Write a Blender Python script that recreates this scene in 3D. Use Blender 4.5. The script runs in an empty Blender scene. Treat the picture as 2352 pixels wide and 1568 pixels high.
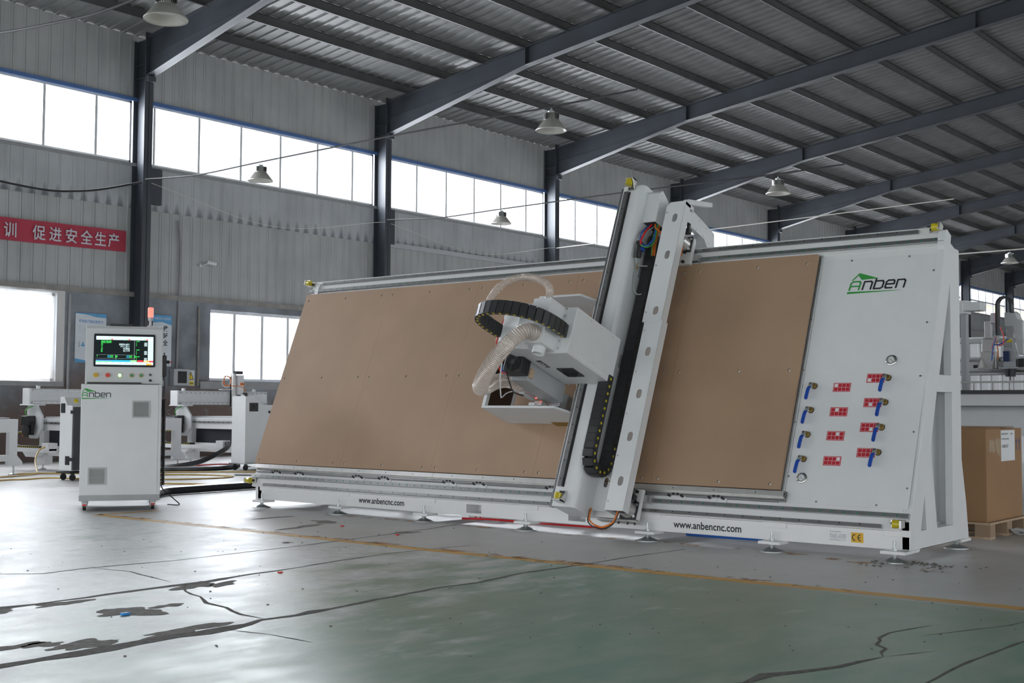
import bpy, bmesh, math, random
from mathutils import Vector as V, Matrix
from mathutils.geometry import tessellate_polygon
rnd = random.Random(7)
SC = bpy.context.scene
COL = SC.collection
PI = math.pi
# ------------------------------------------------------------ camera
RW = V((0.773069, 0.634303, 0.004799)); UW = V((0.029513, -0.043524, 0.998616)); FW = V((-0.633634, 0.771858, 0.052367))
cd = bpy.data.cameras.new('camera'); cam = bpy.data.objects.new('camera', cd); COL.objects.link(cam)
cd.sensor_width = 36.0; cd.lens = 43.355; cd.clip_start = 0.05; cd.clip_end = 400
cam.matrix_world = Matrix(((RW.x, UW.x, -FW.x, 0), (RW.y, UW.y, -FW.y, 0), (RW.z, UW.z, -FW.z, 1.10), (0, 0, 0, 1)))
SC.camera = cam
# ------------------------------------------------------------ sky: even bright overcast
wd = bpy.data.worlds.new('overcast'); SC.world = wd; wd.use_nodes = True
bg = wd.node_tree.nodes['Background']
bg.inputs[0].default_value = (0.93, 0.965, 1.0, 1); bg.inputs[1].default_value = 3.2
SC.view_settings.view_transform = 'Standard'; SC.view_settings.look = 'None'
SC.view_settings.gamma = 1; SC.view_settings.use_curve_mapping = False
SC.view_settings.exposure = 0.2
SC.cycles.max_bounces = 9; SC.cycles.diffuse_bounces = 6; SC.cycles.glossy_bounces = 4
SC.cycles.transparent_max_bounces = 16; SC.cycles.transmission_bounces = 6
SC.cycles.sample_clamp_indirect = 6.0; SC.cycles.caustics_reflective = False; SC.cycles.caustics_refractive = False
def day_area(name, loc, target, sx, sy, power, col=(0.95, 0.975, 1)):
    l = bpy.data.lights.new(name, 'AREA'); l.shape = 'RECTANGLE'; l.size = sx; l.size_y = sy; l.energy = power; l.color = col
    o = bpy.data.objects.new(name, l); COL.objects.link(o); o.location = loc
    o.rotation_euler = (V(target) - V(loc)).to_track_quat('-Z', 'Y').to_euler()
    return o
for k in range(-2, 6):      # daylight falling in through the high and low window strips
    day_area('daylight_high', (-22.5, 14.56 + 6.9 * k + 3.45, 6.85), (-12.0, 14.56 + 6.9 * k + 3.0, 0.0), 6.4, 1.3, 700)
for y, w in ((11.2, 3.2), (18.2, 3.3), (25.1, 3.3)):
    day_area('daylight_low', (-22.5, y, 2.5), (-16.0, y, 0.4), w, 1.5, 240)
# ------------------------------------------------------------ materials
def sr(r, g, b):
    f = lambda c: (c / 255 / 12.92) if c <= 10 else ((c / 255 + 0.055) / 1.055) ** 2.4
    return (f(r), f(g), f(b))
def nd(nt, t, **k):
    n = nt.nodes.new(t)
    for a, b in k.items(): setattr(n, a, b)
    return n
def mat(name, col, rough=.5, metal=0., var=.08, scale=6., bump=0., bscale=80., spec=.5, emit=0., coat=0., det=4):
    m = bpy.data.materials.new(name); m.use_nodes = True; nt = m.node_tree; b = nt.nodes['Principled BSDF']; L = nt.links.new
    tc = nd(nt, 'ShaderNodeTexCoord'); n = nd(nt, 'ShaderNodeTexNoise'); n.inputs['Scale'].default_value = scale; n.inputs['Detail'].default_value = det
    L(tc.outputs['Object'], n.inputs['Vector'])
    r = nd(nt, 'ShaderNodeMapRange'); r.inputs['From Min'].default_value = .3; r.inputs['From Max'].default_value = .7
    r.inputs['To Min'].default_value = 1 - var; r.inputs['To Max'].default_value = 1 + var; L(n.outputs['Fac'], r.inputs['Value'])
    mx = nd(nt, 'ShaderNodeMix', data_type='RGBA', blend_type='MULTIPLY'); mx.inputs['Factor'].default_value = 1
    mx.inputs['A'].default_value = (*col, 1); L(r.outputs['Result'], mx.inputs['B']); L(mx.outputs['Result'], b.inputs['Base Color'])
    b.inputs['Roughness'].default_value = rough; b.inputs['Metallic'].default_value = metal; b.inputs['Specular IOR Level'].default_value = spec
    b.inputs['Coat Weight'].default_value = coat
    if emit:
        b.inputs['Emission Color'].default_value = (*col, 1); b.inputs['Emission Strength'].default_value = emit
    if bump:
        n2 = nd(nt, 'ShaderNodeTexNoise'); n2.inputs['Scale'].default_value = bscale; L(tc.outputs['Object'], n2.inputs['Vector'])
        bp = nd(nt, 'ShaderNodeBump'); bp.inputs['Strength'].default_value = bump; bp.inputs['Distance'].default_value = .01
        L(n2.outputs['Fac'], bp.inputs['Height']); L(bp.outputs['Normal'], b.inputs['Normal'])
    return m
def clear_mat(name, tint, amount, rough=.08, col=(.9, .88, .86)):
    m = bpy.data.materials.new(name); m.use_nodes = True; nt = m.node_tree; b = nt.nodes['Principled BSDF']; L = nt.links.new
    t = nd(nt, 'ShaderNodeBsdfTransparent'); t.inputs[0].default_value = (*tint, 1)
    b.inputs['Base Color'].default_value = (*col, 1); b.inputs['Roughness'].default_value = rough
    n = nd(nt, 'ShaderNodeTexNoise'); n.inputs['Scale'].default_value = 3
    r = nd(nt, 'ShaderNodeMapRange'); r.inputs['To Min'].default_value = amount - .04; r.inputs['To Max'].default_value = amount + .04
    L(n.outputs['Fac'], r.inputs['Value'])
    mx = nd(nt, 'ShaderNodeMixShader'); L(r.outputs['Result'], mx.inputs[0]); L(b.outputs[0], mx.inputs[1]); L(t.outputs[0], mx.inputs[2])
    L(mx.outputs[0], nt.nodes['Material Output'].inputs[0])
    return m
M = {}
M['white'] = mat('white_paint', (.80, .80, .80), .38, var=.015, bump=.03, bscale=220)
M['white2'] = mat('white_sheet', (.76, .77, .78), .42, var=.02, bump=.03, bscale=260)
M['offwhite'] = mat('off_white_paint', (.70, .71, .72), .45, var=.03)
M['mdf'] = mat('mdf_board', (.40, .262, .168), .62, var=.07, scale=1.6, bump=.04, bscale=300)
M['mdf_edge'] = mat('dark_board_backing', (.055, .055, .06), .6)
M['alu'] = mat('aluminium', (.66, .65, .63), .34, .75, var=.05, scale=20)
M['steel'] = mat('steel_rail', (.40, .40, .40), .28, .85, var=.08, scale=14)
M['chrome'] = mat('chrome', (.75, .75, .74), .14, 1., var=.03)
M['zinc'] = mat('zinc_plated', (.55, .58, .58), .35, .8, var=.12, scale=40)
M['black'] = mat('black_plastic', (.022, .023, .025), .42, var=.12)
M['rubber'] = mat('black_rubber', (.018, .018, .019), .6, var=.1)
M['dark'] = mat('dark_gap', (.03, .03, .032), .7)
M['chain'] = mat('chain_plastic', (.030, .031, .033), .45, var=.15, scale=12)
M['yellow'] = mat('yellow_plastic', (.80, .60, .03), .35, var=.05)
M['polyu'] = mat('yellow_polyurethane', (.62, .50, .02), .22, var=.1, coat=.3)
M['green'] = mat('green_cap', (.03, .22, .13), .5)
M['lgreen'] = mat('green_print', (.04, .33, .06), .5, var=.02)
M['ink'] = mat('black_print', (.012, .012, .016), .5, var=.02)
M['red'] = mat('red_print', (.52, .015, .03), .45, var=.03)
M['redp'] = mat('red_plastic', (.70, .02, .025), .35)
M['blue'] = mat('blue_vinyl', (.015, .075, .42), .38, var=.05)
M['bluew'] = mat('blue_wire', (.02, .13, .50), .4)
M['greenw'] = mat('green_wire', (.08, .38, .08), .4)
M['orange'] = mat('orange_cable', (.75, .19, .02), .45)
M['brass'] = mat('brass', (.42, .27, .08), .35, .8, var=.2, scale=40)
M['paper'] = mat('white_label', (.80, .81, .83), .5, var=.02)
M['ce'] = mat('yellow_sticker', (.72, .42, .02), .45, var=.02)
M['dial'] = mat('gauge_dial', (.78, .79, .78), .3, var=.02)
M['gray'] = mat('grey_paint', (.42, .43, .45), .45, var=.03)
M['lgray'] = mat('light_grey_vent', (.50, .51, .51), .5, var=.03)
M['slate'] = mat('slate_blue_steel', (.050, .057, .068), .45, var=.16, scale=1.3, spec=.4)
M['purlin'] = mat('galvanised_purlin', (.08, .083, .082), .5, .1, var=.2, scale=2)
M['trimblue'] = mat('blue_flashing', (.075, .15, .34), .5)
M['sill'] = mat('grey_sill', (.30, .30, .305), .6)
M['plaster'] = mat('grey_plaster', (.27, .255, .24), .85, var=.2, scale=3, bump=.2, bscale=14)
M['frame'] = mat('window_frame_white', (.62, .63, .64), .45)
M['glass'] = clear_mat('window_glass', (.97, .98, 1), .93, .05)
M['film'] = clear_mat('plastic_film', (1, .99, .97), .45, .4, (.9, .88, .85))
M['card'] = mat('cardboard', (.34, .195, .095), .75, var=.05, scale=3, bump=.04, bscale=200)
M['tape'] = mat('packing_tape', (.42, .29, .17), .25, var=.05)
M['wood'] = mat('plywood', (.50, .37, .25), .7, var=.15, scale=18)
M['hosey'] = mat('yellow_air_hose', (.55, .38, .12), .4)
M['hoseblk'] = mat('black_hose', (.02, .02, .022), .28, var=.1)
M['pvc'] = clear_mat('clear_hose_wall', (.97, .92, .88), .66, .10, (.80, .74, .70))
M['coil'] = mat('hose_coil', (.78, .70, .65), .22, .25, var=.05)
M['reflector'] = mat('lamp_reflector', (.62, .60, .55), .32, .3, var=.05)
M['banner'] = mat('red_banner_cloth', (.40, .04, .07), .75, var=.08, scale=3)
M['bannertxt'] = mat('banner_lettering', (.55, .55, .60), .7, var=.05)
M['poster'] = mat('poster_paper', (.62, .66, .70), .4, var=.03)
M['posterblue'] = mat('poster_blue', (.08, .32, .58), .4, var=.1)
M['postertxt'] = mat('poster_text_blue', (.12, .27, .60), .5)
M['sandwich'] = mat('white_partition_panel', (.58, .59, .60), .5, var=.08, scale=2)
M['beige'] = mat('beige_render', (.62, .55, .42), .8, var=.1)
# wall cladding with soot that hangs under the seams
def clad(name, base, dirt, zseam=None, lo=.35):
    m = mat(name, base, .5, .05, var=.10, scale=1.1, bump=.03, bscale=15); nt = m.node_tree; b = nt.nodes['Principled BSDF']; L = nt.links.new
    tc = nd(nt, 'ShaderNodeTexCoord'); mp = nd(nt, 'ShaderNodeMapping'); mp.inputs['Scale'].default_value = (1, 3.9, .35)
    n = nd(nt, 'ShaderNodeTexNoise'); n.inputs['Scale'].default_value = 1.6; n.inputs['Detail'].default_value = 6
    L(tc.outputs['Object'], mp.inputs[0]); L(mp.outputs[0], n.inputs['Vector'])
    r = nd(nt, 'ShaderNodeMapRange'); r.inputs['From Min'].default_value = .52; r.inputs['From Max'].default_value = .80; r.inputs['To Max'].default_value = lo
    L(n.outputs['Fac'], r.inputs['Value']); fac = r.outputs['Result']
    if zseam:
        sp = nd(nt, 'ShaderNodeSeparateXYZ'); L(tc.outputs['Object'], sp.inputs[0])
        w = nd(nt, 'ShaderNodeTexWave'); w.inputs['Scale'].default_value = 0.31 / .26 * .955; w.bands_direction = 'Y'; w.inputs['Distortion'].default_value = .6
        w.inputs['Detail'].default_value = 1; L(tc.outputs['Object'], w.inputs['Vector'])
        a = nd(nt, 'ShaderNodeMath', operation='MULTIPLY_ADD'); a.inputs[1].default_value = -.30; L(w.outputs['Fac'], a.inputs[0]); L(sp.outputs['Z'], a.inputs[2])
        a2 = nd(nt, 'ShaderNodeMath', operation='MULTIPLY_ADD'); a2.inputs[1].default_value = .25; L(n.outputs['Fac'], a2.inputs[0]); L(a.outputs[0], a2.inputs[2])
        q = nd(nt, 'ShaderNodeMapRange'); q.inputs['From Min'].default_value = zseam; q.inputs['From Max'].default_value = zseam + .22
        q.inputs['To Min'].default_value = .75; q.inputs['To Max'].default_value = 0; L(a2.outputs[0], q.inputs['Value'])
        mm = nd(nt, 'ShaderNodeMath', operation='MAXIMUM'); L(fac, mm.inputs[0]); L(q.outputs['Result'], mm.inputs[1]); fac = mm.outputs[0]
    old = b.inputs['Base Color'].links[0].from_socket
    mx = nd(nt, 'ShaderNodeMix', data_type='RGBA'); L(fac, mx.inputs['Factor']); L(old, mx.inputs['A']); mx.inputs['B'].default_value = (*dirt, 1)
    L(mx.outputs['Result'], b.inputs['Base Color'])
    return m
M['clad'] = clad('wall_cladding', (.385, .39, .385), (.17, .175, .18))
M['cladup'] = clad('wall_cladding_sooted', (.42, .435, .45), (.10, .11, .12), 5.02)
M['roof'] = clad('roof_sheet', (.19, .193, .188), (.11, .11, .107), None, .5)
def wall_paint():
    m = mat('sooty_masonry', (.21, .225, .25), .8, var=.45, scale=1.1, bump=.25, bscale=12); nt = m.node_tree; b = nt.nodes['Principled BSDF']; L = nt.links.new
    tc = nd(nt, 'ShaderNodeTexCoord'); sp = nd(nt, 'ShaderNodeSeparateXYZ'); L(tc.outputs['Object'], sp.inputs[0])
    n = nd(nt, 'ShaderNodeTexNoise'); n.inputs['Scale'].default_value = .55; n.inputs['Detail'].default_value = 3; L(tc.outputs['Object'], n.inputs['Vector'])
    a = nd(nt, 'ShaderNodeMath', operation='MULTIPLY_ADD'); a.inputs[1].default_value = 2.4; L(n.outputs['Fac'], a.inputs[0]); L(sp.outputs['Z'], a.inputs[2])
    q = nd(nt, 'ShaderNodeMapRange'); q.inputs['From Min'].default_value = 2.2; q.inputs['From Max'].default_value = 2.95; q.inputs['To Min'].default_value = .85; q.inputs['To Max'].default_value = 0
    L(a.outputs[0], q.inputs['Value'])
    old = b.inputs['Base Color'].links[0].from_socket
    mx = nd(nt, 'ShaderNodeMix', data_type='RGBA'); L(q.outputs['Result'], mx.inputs['Factor']); L(old, mx.inputs['A']); mx.inputs['B'].default_value = (.16, .105, .08, 1)
    n2 = nd(nt, 'ShaderNodeTexNoise'); n2.inputs['Scale'].default_value = 3.2; n2.inputs['Detail'].default_value = 8; L(tc.outputs['Object'], n2.inputs['Vector'])
    r2 = nd(nt, 'ShaderNodeMapRange'); r2.inputs['From Min'].default_value = .56; r2.inputs['From Max'].default_value = .72; r2.inputs['To Max'].default_value = .5; L(n2.outputs['Fac'], r2.inputs['Value'])
    m2 = nd(nt, 'ShaderNodeMix', data_type='RGBA'); L(r2.outputs['Result'], m2.inputs['Factor']); L(mx.outputs['Result'], m2.inputs['A']); m2.inputs['B'].default_value = (.30, .31, .32, 1)
    L(m2.outputs['Result'], b.inputs['Base Color'])
    return m
M['masonry'] = wall_paint()
def floor_mat():
    m = bpy.data.materials.new('worn_painted_concrete'); m.use_nodes = True; nt = m.node_tree; b = nt.nodes['Principled BSDF']; L = nt.links.new
    tc = nd(nt, 'ShaderNodeTexCoord'); sp = nd(nt, 'ShaderNodeSeparateXYZ'); L(tc.outputs['Object'], sp.inputs[0])
    def noise(scale, det=6, rough=.55, vec=None):
        n = nd(nt, 'ShaderNodeTexNoise'); n.inputs['Scale'].default_value = scale; n.inputs['Detail'].default_value = det; n.inputs['Roughness'].default_value = rough
        L(vec or tc.outputs['Object'], n.inputs['Vector']); return n.outputs['Fac']
    def mr(x, a, bb, c=0., d=1.):
        r = nd(nt, 'ShaderNodeMapRange'); r.inputs['From Min'].default_value = a; r.inputs['From Max'].default_value = bb; r.inputs['To Min'].default_value = c; r.inputs['To Max'].default_value = d
        L(x, r.inputs['Value']); return r.outputs['Result']
    def math2(op, x, y):
        n = nd(nt, 'ShaderNodeMath', operation=op)
        for i, s in enumerate((x, y)):
            if isinstance(s, (int, float)): n.inputs[i].default_value = s
            else: L(s, n.inputs[i])
        return n.outputs[0]
    def mix(f, A, B):
        x = nd(nt, 'ShaderNodeMix', data_type='RGBA')
        if isinstance(f, (int, float)): x.inputs['Factor'].default_value = f
        else: L(f, x.inputs['Factor'])
        for k, c in (('A', A), ('B', B)):
            if isinstance(c, tuple): x.inputs[k].default_value = (*c, 1)
            else: L(c, x.inputs[k])
        return x.outputs['Result']
    big = noise(.35, 4); mid = noise(1.7, 7, .65); fine = noise(9, 6, .7)
    mp = nd(nt, 'ShaderNodeMapping'); mp.inputs['Scale'].default_value = (2.4, .9, 1); mp.inputs['Rotation'].default_value = (0, 0, .5); L(tc.outputs['Object'], mp.inputs[0])
    streak = noise(2.6, 5, .6, mp.outputs[0])
    conc = mix(mr(mid, .35, .7), (.56, .555, .545), (.68, .675, .66))
    conc = mix(mr(fine, .58, .75, 0, .35), conc, (.38, .37, .36))
    gr = mix(mr(streak, .38, .66), (.235, .375, .30), (.38, .47, .39))
    gr = mix(mr(big, .40, .62, 0, .55), gr, (.36, .395, .28))
    # paint worn through: more the nearer to the left hand aisle
    wx = mr(sp.outputs['X'], -7.3, -2.6, .30, -.22)
    wear = math2('ADD', math2('ADD', mid, wx), math2('MULTIPLY', math2('SUBTRACT', streak, .5), .7))
    gr = mix(mr(wear, .50, .76), gr, mix(mr(fine, .4, .65), (.60, .625, .61), (.76, .775, .765)))
    # painted aisle this side of the yellow line
    yy = math2('ADD', sp.outputs['Y'], math2('MULTIPLY', math2('SUBTRACT', fine, .5), .10))
    aisle = mr(yy, 6.93, 7.03, 1, 0)
    base = mix(aisle, conc, gr)
    dust = noise(26, 4, .8); base = mix(mr(dust, .66, .74, 0, .6), base, (.27, .265, .26))
    L(base, b.inputs['Base Color'])
    L(mr(math2('ADD', math2('MULTIPLY', mid, .6), math2('MULTIPLY', streak, .4)), .35, .68, .30, .52), b.inputs['Roughness'])
    b.inputs['Specular IOR Level'].default_value = .5
    bp = nd(nt, 'ShaderNodeBump'); bp.inputs['Strength'].default_value = .10; bp.inputs['Distance'].default_value = .004
    L(math2('ADD', fine, math2('MULTIPLY', mid, 2.)), bp.inputs['Height']); L(bp.outputs['Normal'], b.inputs['Normal'])
    return m
M['floor'] = floor_mat()
M['crack'] = mat('crack_grit', (.145, .135, .125), .95, var=.35, scale=25, bump=.6, bscale=60)
M['patch'] = mat('spalled_concrete', (.235, .22, .205), .95, var=.3, scale=22, bump=.5, bscale=50)
def worn(name, col, lo, hi, sc):
    m = mat(name, col, .5, var=.12, scale=5); nt = m.node_tree; b = nt.nodes['Principled BSDF']; L = nt.links.new
    tc = nd(nt, 'ShaderNodeTexCoord'); n = nd(nt, 'ShaderNodeTexNoise'); n.inputs['Scale'].default_value = sc; n.inputs['Detail'].default_value = 6; n.inputs['Roughness'].default_value = .65
    L(tc.outputs['Object'], n.inputs['Vector']); r = nd(nt, 'ShaderNodeMapRange'); r.inputs['From Min'].default_value = lo; r.inputs['From Max'].default_value = hi
    L(n.outputs['Fac'], r.inputs['Value']); L(r.outputs['Result'], b.inputs['Alpha']); return m
M['line'] = worn('yellow_floor_paint', (.74, .43, .12), .30, .42, 3.5)
M['oldline'] = worn('faded_orange_floor_paint', (.52, .30, .16), .50, .62, 4.)
# ------------------------------------------------------------ mesh builder
ORG = {}
class MB:
    def __init__(s): s.v = []; s.f = []; s.mi = []; s.sm = []; s.c = 0
    def mat(s, i): s.c = i; return s
    def add(s, vs, fs, smooth=False):
        o = len(s.v); s.v += [V(p) for p in vs]
        for f in fs: s.f.append([o + i for i in f]); s.mi.append(s.c); s.sm.append(smooth)
        return s
    def box(s, x0, x1, y0, y1, z0, z1, T=None):
        T = T or (lambda a, b, c: V((a, b, c)))
        p = [T(x, y, z) for z in (z0, z1) for y in (y0, y1) for x in (x0, x1)]
        return s.add(p, [(0, 2, 3, 1), (4, 5, 7, 6), (0, 1, 5, 4), (2, 6, 7, 3), (0, 4, 6, 2), (1, 3, 7, 5)])
    def plate(s, outer, holes, a, b, T):
        loops = [list(outer)] + [list(h) for h in holes]
        tris = tessellate_polygon([[V((u, v, 0)) for u, v in l] for l in loops])
        flat = [p for l in loops for p in l]; n = len(flat)
        vs = [T(u, v, a) for u, v in flat] + [T(u, v, b) for u, v in flat]
        fs = [tuple(t) for t in tris] + [tuple(n + i for i in reversed(t)) for t in tris]
        k = 0
        for l in loops:
            m = len(l)
            for i in range(m): j = (i + 1) % m; fs.append((k + i, k + j, n + k + j, n + k + i))
            k += m
        return s.add(vs, fs)
    def prism(s, poly, a, b, T): return s.plate(poly, [], a, b, T)
    def flat(s, poly, h, T): # one sided sheet (prints)
        tris = tessellate_polygon([[V((u, v, 0)) for u, v in poly]])
        return s.add([T(u, v, h) for u, v in poly], [tuple(t) for t in tris])
    def cyl(s, p0, p1, r0, r1=None, n=16, cap=True, smooth=True):
        return s.tube([p0, p1], [r0, r0 if r1 is None else r1], n, cap, smooth)
    def tube(s, pts, r, n=8, cap=True, smooth=True):
        pts = [V(p) for p in pts]; m = len(pts); rs = r if isinstance(r, (list, tuple)) else [r] * m
        t = [(pts[min(i + 1, m - 1)] - pts[max(i - 1, 0)]) for i in range(m)]
        t = [x.normalized() if x.length > 1e-9 else V((0, 0, 1)) for x in t]
        u = t[0].orthogonal().normalized(); vs = []; fs = []
        for i in range(m):
            u = (u - t[i] * u.dot(t[i])); u = u.normalized() if u.length > 1e-6 else t[i].orthogonal().normalized(); w = t[i].cross(u)
            for k in range(n): a = 2 * PI * k / n; vs.append(pts[i] + (u * math.cos(a) + w * math.sin(a)) * rs[i])
        for i in range(m - 1):
            for k in range(n): k2 = (k + 1) % n; fs.append((i * n + k, i * n + k2, (i + 1) * n + k2, (i + 1) * n + k))
        s.add(vs, fs, smooth)
        if cap: o = len(s.v) - len(vs); s.add([s.v[o + k] for k in range(n)], [tuple(range(n))[::-1]]); s.add([s.v[o + (m - 1) * n + k] for k in range(n)], [tuple(range(n))])
        return s
    def lathe(s, prof, p, ax=(0, 0, 1), n=24, smooth=True):
        ax = V(ax).normalized(); u = ax.orthogonal().normalized(); w = ax.cross(u); p = V(p); vs = []; fs = []
        for r, h in prof:
            for k in range(n): a = 2 * PI * k / n; vs.append(p + ax * h + (u * math.cos(a) + w * math.sin(a)) * max(r, 1e-5))
        for i in range(len(prof) - 1):
            for k in range(n): k2 = (k + 1) % n; fs.append((i * n + k, i * n + k2, (i + 1) * n + k2, (i + 1) * n + k))
        return s.add(vs, fs, smooth)
    def build(s, name, mats, parent=None, bevel=0., org=None, sharp=40, fix=True, seg=2):
        if not isinstance(mats, (list, tuple)): mats = [mats]
        o0 = V(org) if org is not None else (ORG.get(parent.name, V()) if parent else V())
        me = bpy.data.meshes.new(name); me.from_pydata([p - o0 for p in s.v], [], s.f)
        for m in mats: me.materials.append(M[m] if isinstance(m, str) else m)
        for p, i, k in zip(me.polygons, s.mi, s.sm): p.material_index = i; p.use_smooth = k
        if fix:
            bm = bmesh.new(); bm.from_mesh(me); bmesh.ops.recalc_face_normals(bm, faces=bm.faces); bm.to_mesh(me); bm.free()
        if any(s.sm): me.set_sharp_from_angle(angle=math.radians(sharp))
        o = bpy.data.objects.new(name, me); COL.objects.link(o)
        if parent: o.parent = parent; ORG[o.name] = o0
        else: o.location = o0; ORG[o.name] = o0
        if bevel:
            md = o.modifiers.new('bevel', 'BEVEL'); md.width = bevel; md.segments = seg; md.limit_method = 'ANGLE'; md.angle_limit = math.radians(35)
        return o
def tag(o, label=None, cat=None, group=None, kind=None):
    if label: o['label'] = label
    if cat: o['category'] = cat
    if group: o['group'] = group
    if kind: o['kind'] = kind
    return o
def thing(name, label, cat, loc=(0, 0, 0), group=None):
    o = bpy.data.objects.new(name, None); COL.objects.link(o); o.location = loc; o.empty_display_size = .1
    ORG[o.name] = V(loc); return tag(o, label, cat, group)
def dup(root, loc, label=None):
    r = root.copy(); COL.objects.link(r); r.location = loc
    if label: r['label'] = label
    for c in list(root.children):
        d = c.copy(); COL.objects.link(d); d.parent = r
        for g in list(c.children):
            e = g.copy(); COL.objects.link(e); e.parent = d
    return r
def circ(cx, cy, r, n=12, ry=None):
    return [(cx + r * math.cos(2 * PI * i / n), cy + (ry or r) * math.sin(2 * PI * i / n)) for i in range(n)]
def slot(cx, cy, w, h, n=6):
    r = w / 2; d = h / 2 - r
    return [(cx + r * math.cos(PI * i / n), cy + d + r * math.sin(PI * i / n)) for i in range(n + 1)] + [(cx - r * math.cos(PI * i / n), cy - d - r * math.sin(PI * i / n)) for i in range(n + 1)]
def rect(x0, x1, y0, y1): return [(x0, y0), (x1, y0), (x1, y1), (x0, y1)]
def rrect(x0, x1, y0, y1, r, n=5):
    out = []
    for cx, cy, a0 in ((x1 - r, y1 - r, 0), (x0 + r, y1 - r, PI / 2), (x0 + r, y0 + r, PI), (x1 - r, y0 + r, 1.5 * PI)):
        out += [(cx + r * math.cos(a0 + PI / 2 * i / n), cy + r * math.sin(a0 + PI / 2 * i / n)) for i in range(n + 1)]
    return out
def spline(pts, n=8):
    P = [V(p) for p in pts]; P = [P[0] * 2 - P[1]] + P + [P[-1] * 2 - P[-2]]; out = []
    for i in range(1, len(P) - 2):
        a, b, c, d = P[i - 1:i + 3]
        for k in range(n):
            t = k / n; out.append(.5 * ((2 * b) + (c - a) * t + (2 * a - 5 * b + 4 * c - d) * t * t + (3 * b - a - 3 * c + d) * t ** 3))
    out.append(P[-2]); return out
def text_geo(body, size, xs=1., bold=0., align='LEFT'):
    c = bpy.data.curves.new('t', 'FONT'); c.body = body; c.size = size; c.offset = bold; c.resolution_u = 4; c.align_x = align
    o = bpy.data.objects.new('t', c); COL.objects.link(o); bpy.context.view_layer.update()
    me = bpy.data.meshes.new_from_object(o.evaluated_get(bpy.context.evaluated_depsgraph_get()))
    vs = [(v.co.x * xs, v.co.y) for v in me.vertices]; fs = [tuple(p.vertices) for p in me.polygons]
    bpy.data.objects.remove(o); bpy.data.curves.remove(c); bpy.data.meshes.remove(me)
    return vs, fs
def put_text(mb, body, size, T, u=0., v=0., h=.0012, xs=1., bold=0., width=None, align='LEFT', shear=0.):
    vs, fs = text_geo(body, size, xs, bold, align)
    if width:
        a = min(p[0] for p in vs); k = width / (max(p[0] for p in vs) - a); vs = [((p[0] - a) * k, p[1]) for p in vs]
    return mb.add([T(u + a + shear * b, v + b, h) for a, b in vs], fs)
def stroke(mb, pts, w, T, h):
    for i in range(len(pts) - 1):
        (ax, ay), (bx, by) = pts[i], pts[i + 1]; dx, dy = bx - ax, by - ay; l = math.hypot(dx, dy); dx /= l; dy /= l; e = w * .45; k = w / 2
        ax -= dx * e * (i > 0); ay -= dy * e * (i > 0); bx += dx * e * (i < len(pts) - 2); by += dy * e * (i < len(pts) - 2)
        mb.flat([(ax - dy * k, ay + dx * k), (bx - dy * k, by + dx * k), (bx + dy * k, by - dx * k), (ax + dy * k, ay - dx * k)], h + .00008 * i, T)
def logo(name, parent, T, S=1., sh=.17, h=.0015):
    # house roof over the word, swoosh below; u,v in metres for S=1 (0.444 wide)
    U = lambda u, v, k: T(S * (u + sh * (v - .03)), S * v, k)
    mb = MB(); w = .0135
    mb.mat(0)
    stroke(mb, [(.010, .030), (.010, .095), (.024, .1075), (.078, .1075), (.090, .095), (.090, .030)], w, U, h)
    stroke(mb, [(.012, .066), (.088, .066)], w * .9, U, h + .0004)
    mb.flat([(.004, .118), (.051, .182), (.062, .182), (.232, .128), (.090, .122), (.052, .163), (.016, .118)], h, U)
    mb.flat([(.0, .0), (.0, .019), (.444, .0125), (.444, .0105)], h, U)
    mb.mat(1)
    stroke(mb, [(.122, .030), (.122, .1035), (.176, .1035), (.190, .092), (.190, .030)], w, U, h)
    stroke(mb, [(.216, .128), (.216, .0365), (.272, .0365), (.286, .047), (.286, .090), (.274, .1035), (.220, .1035)], w, U, h)
    stroke(mb, [(.374, .0365), (.318, .0365), (.310, .047), (.310, .092), (.322, .1035), (.366, .1035), (.376, .092), (.376, .070), (.314, .070)], w, U, h)
    stroke(mb, [(.400, .030), (.400, .1035), (.452, .1035), (.464, .092), (.464, .030)], w, U, h)
    return mb.build(name, ['lgreen', 'ink'], parent, fix=False)
# ============================================================ the hall
YA, YB = -6.1, 84.0           # hall length
XW, XR, XE = -22.0, -0.3, 21.4   # left wall, ridge, right wall
BAY, Y0 = 6.9, 14.56
zr = lambda x: 8.60 + .132 * ((min(x, 2 * XR - x)) + 21.6)      # rafter top
ORD = ['first', 'second', 'third', 'fourth', 'fifth', 'sixth', 'seventh', 'eighth', 'ninth', 'tenth', 'eleventh', 'twelfth', 'thirteenth', 'fourteenth', 'fifteenth', 'sixteenth', 'seventeenth', 'eighteenth']
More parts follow.
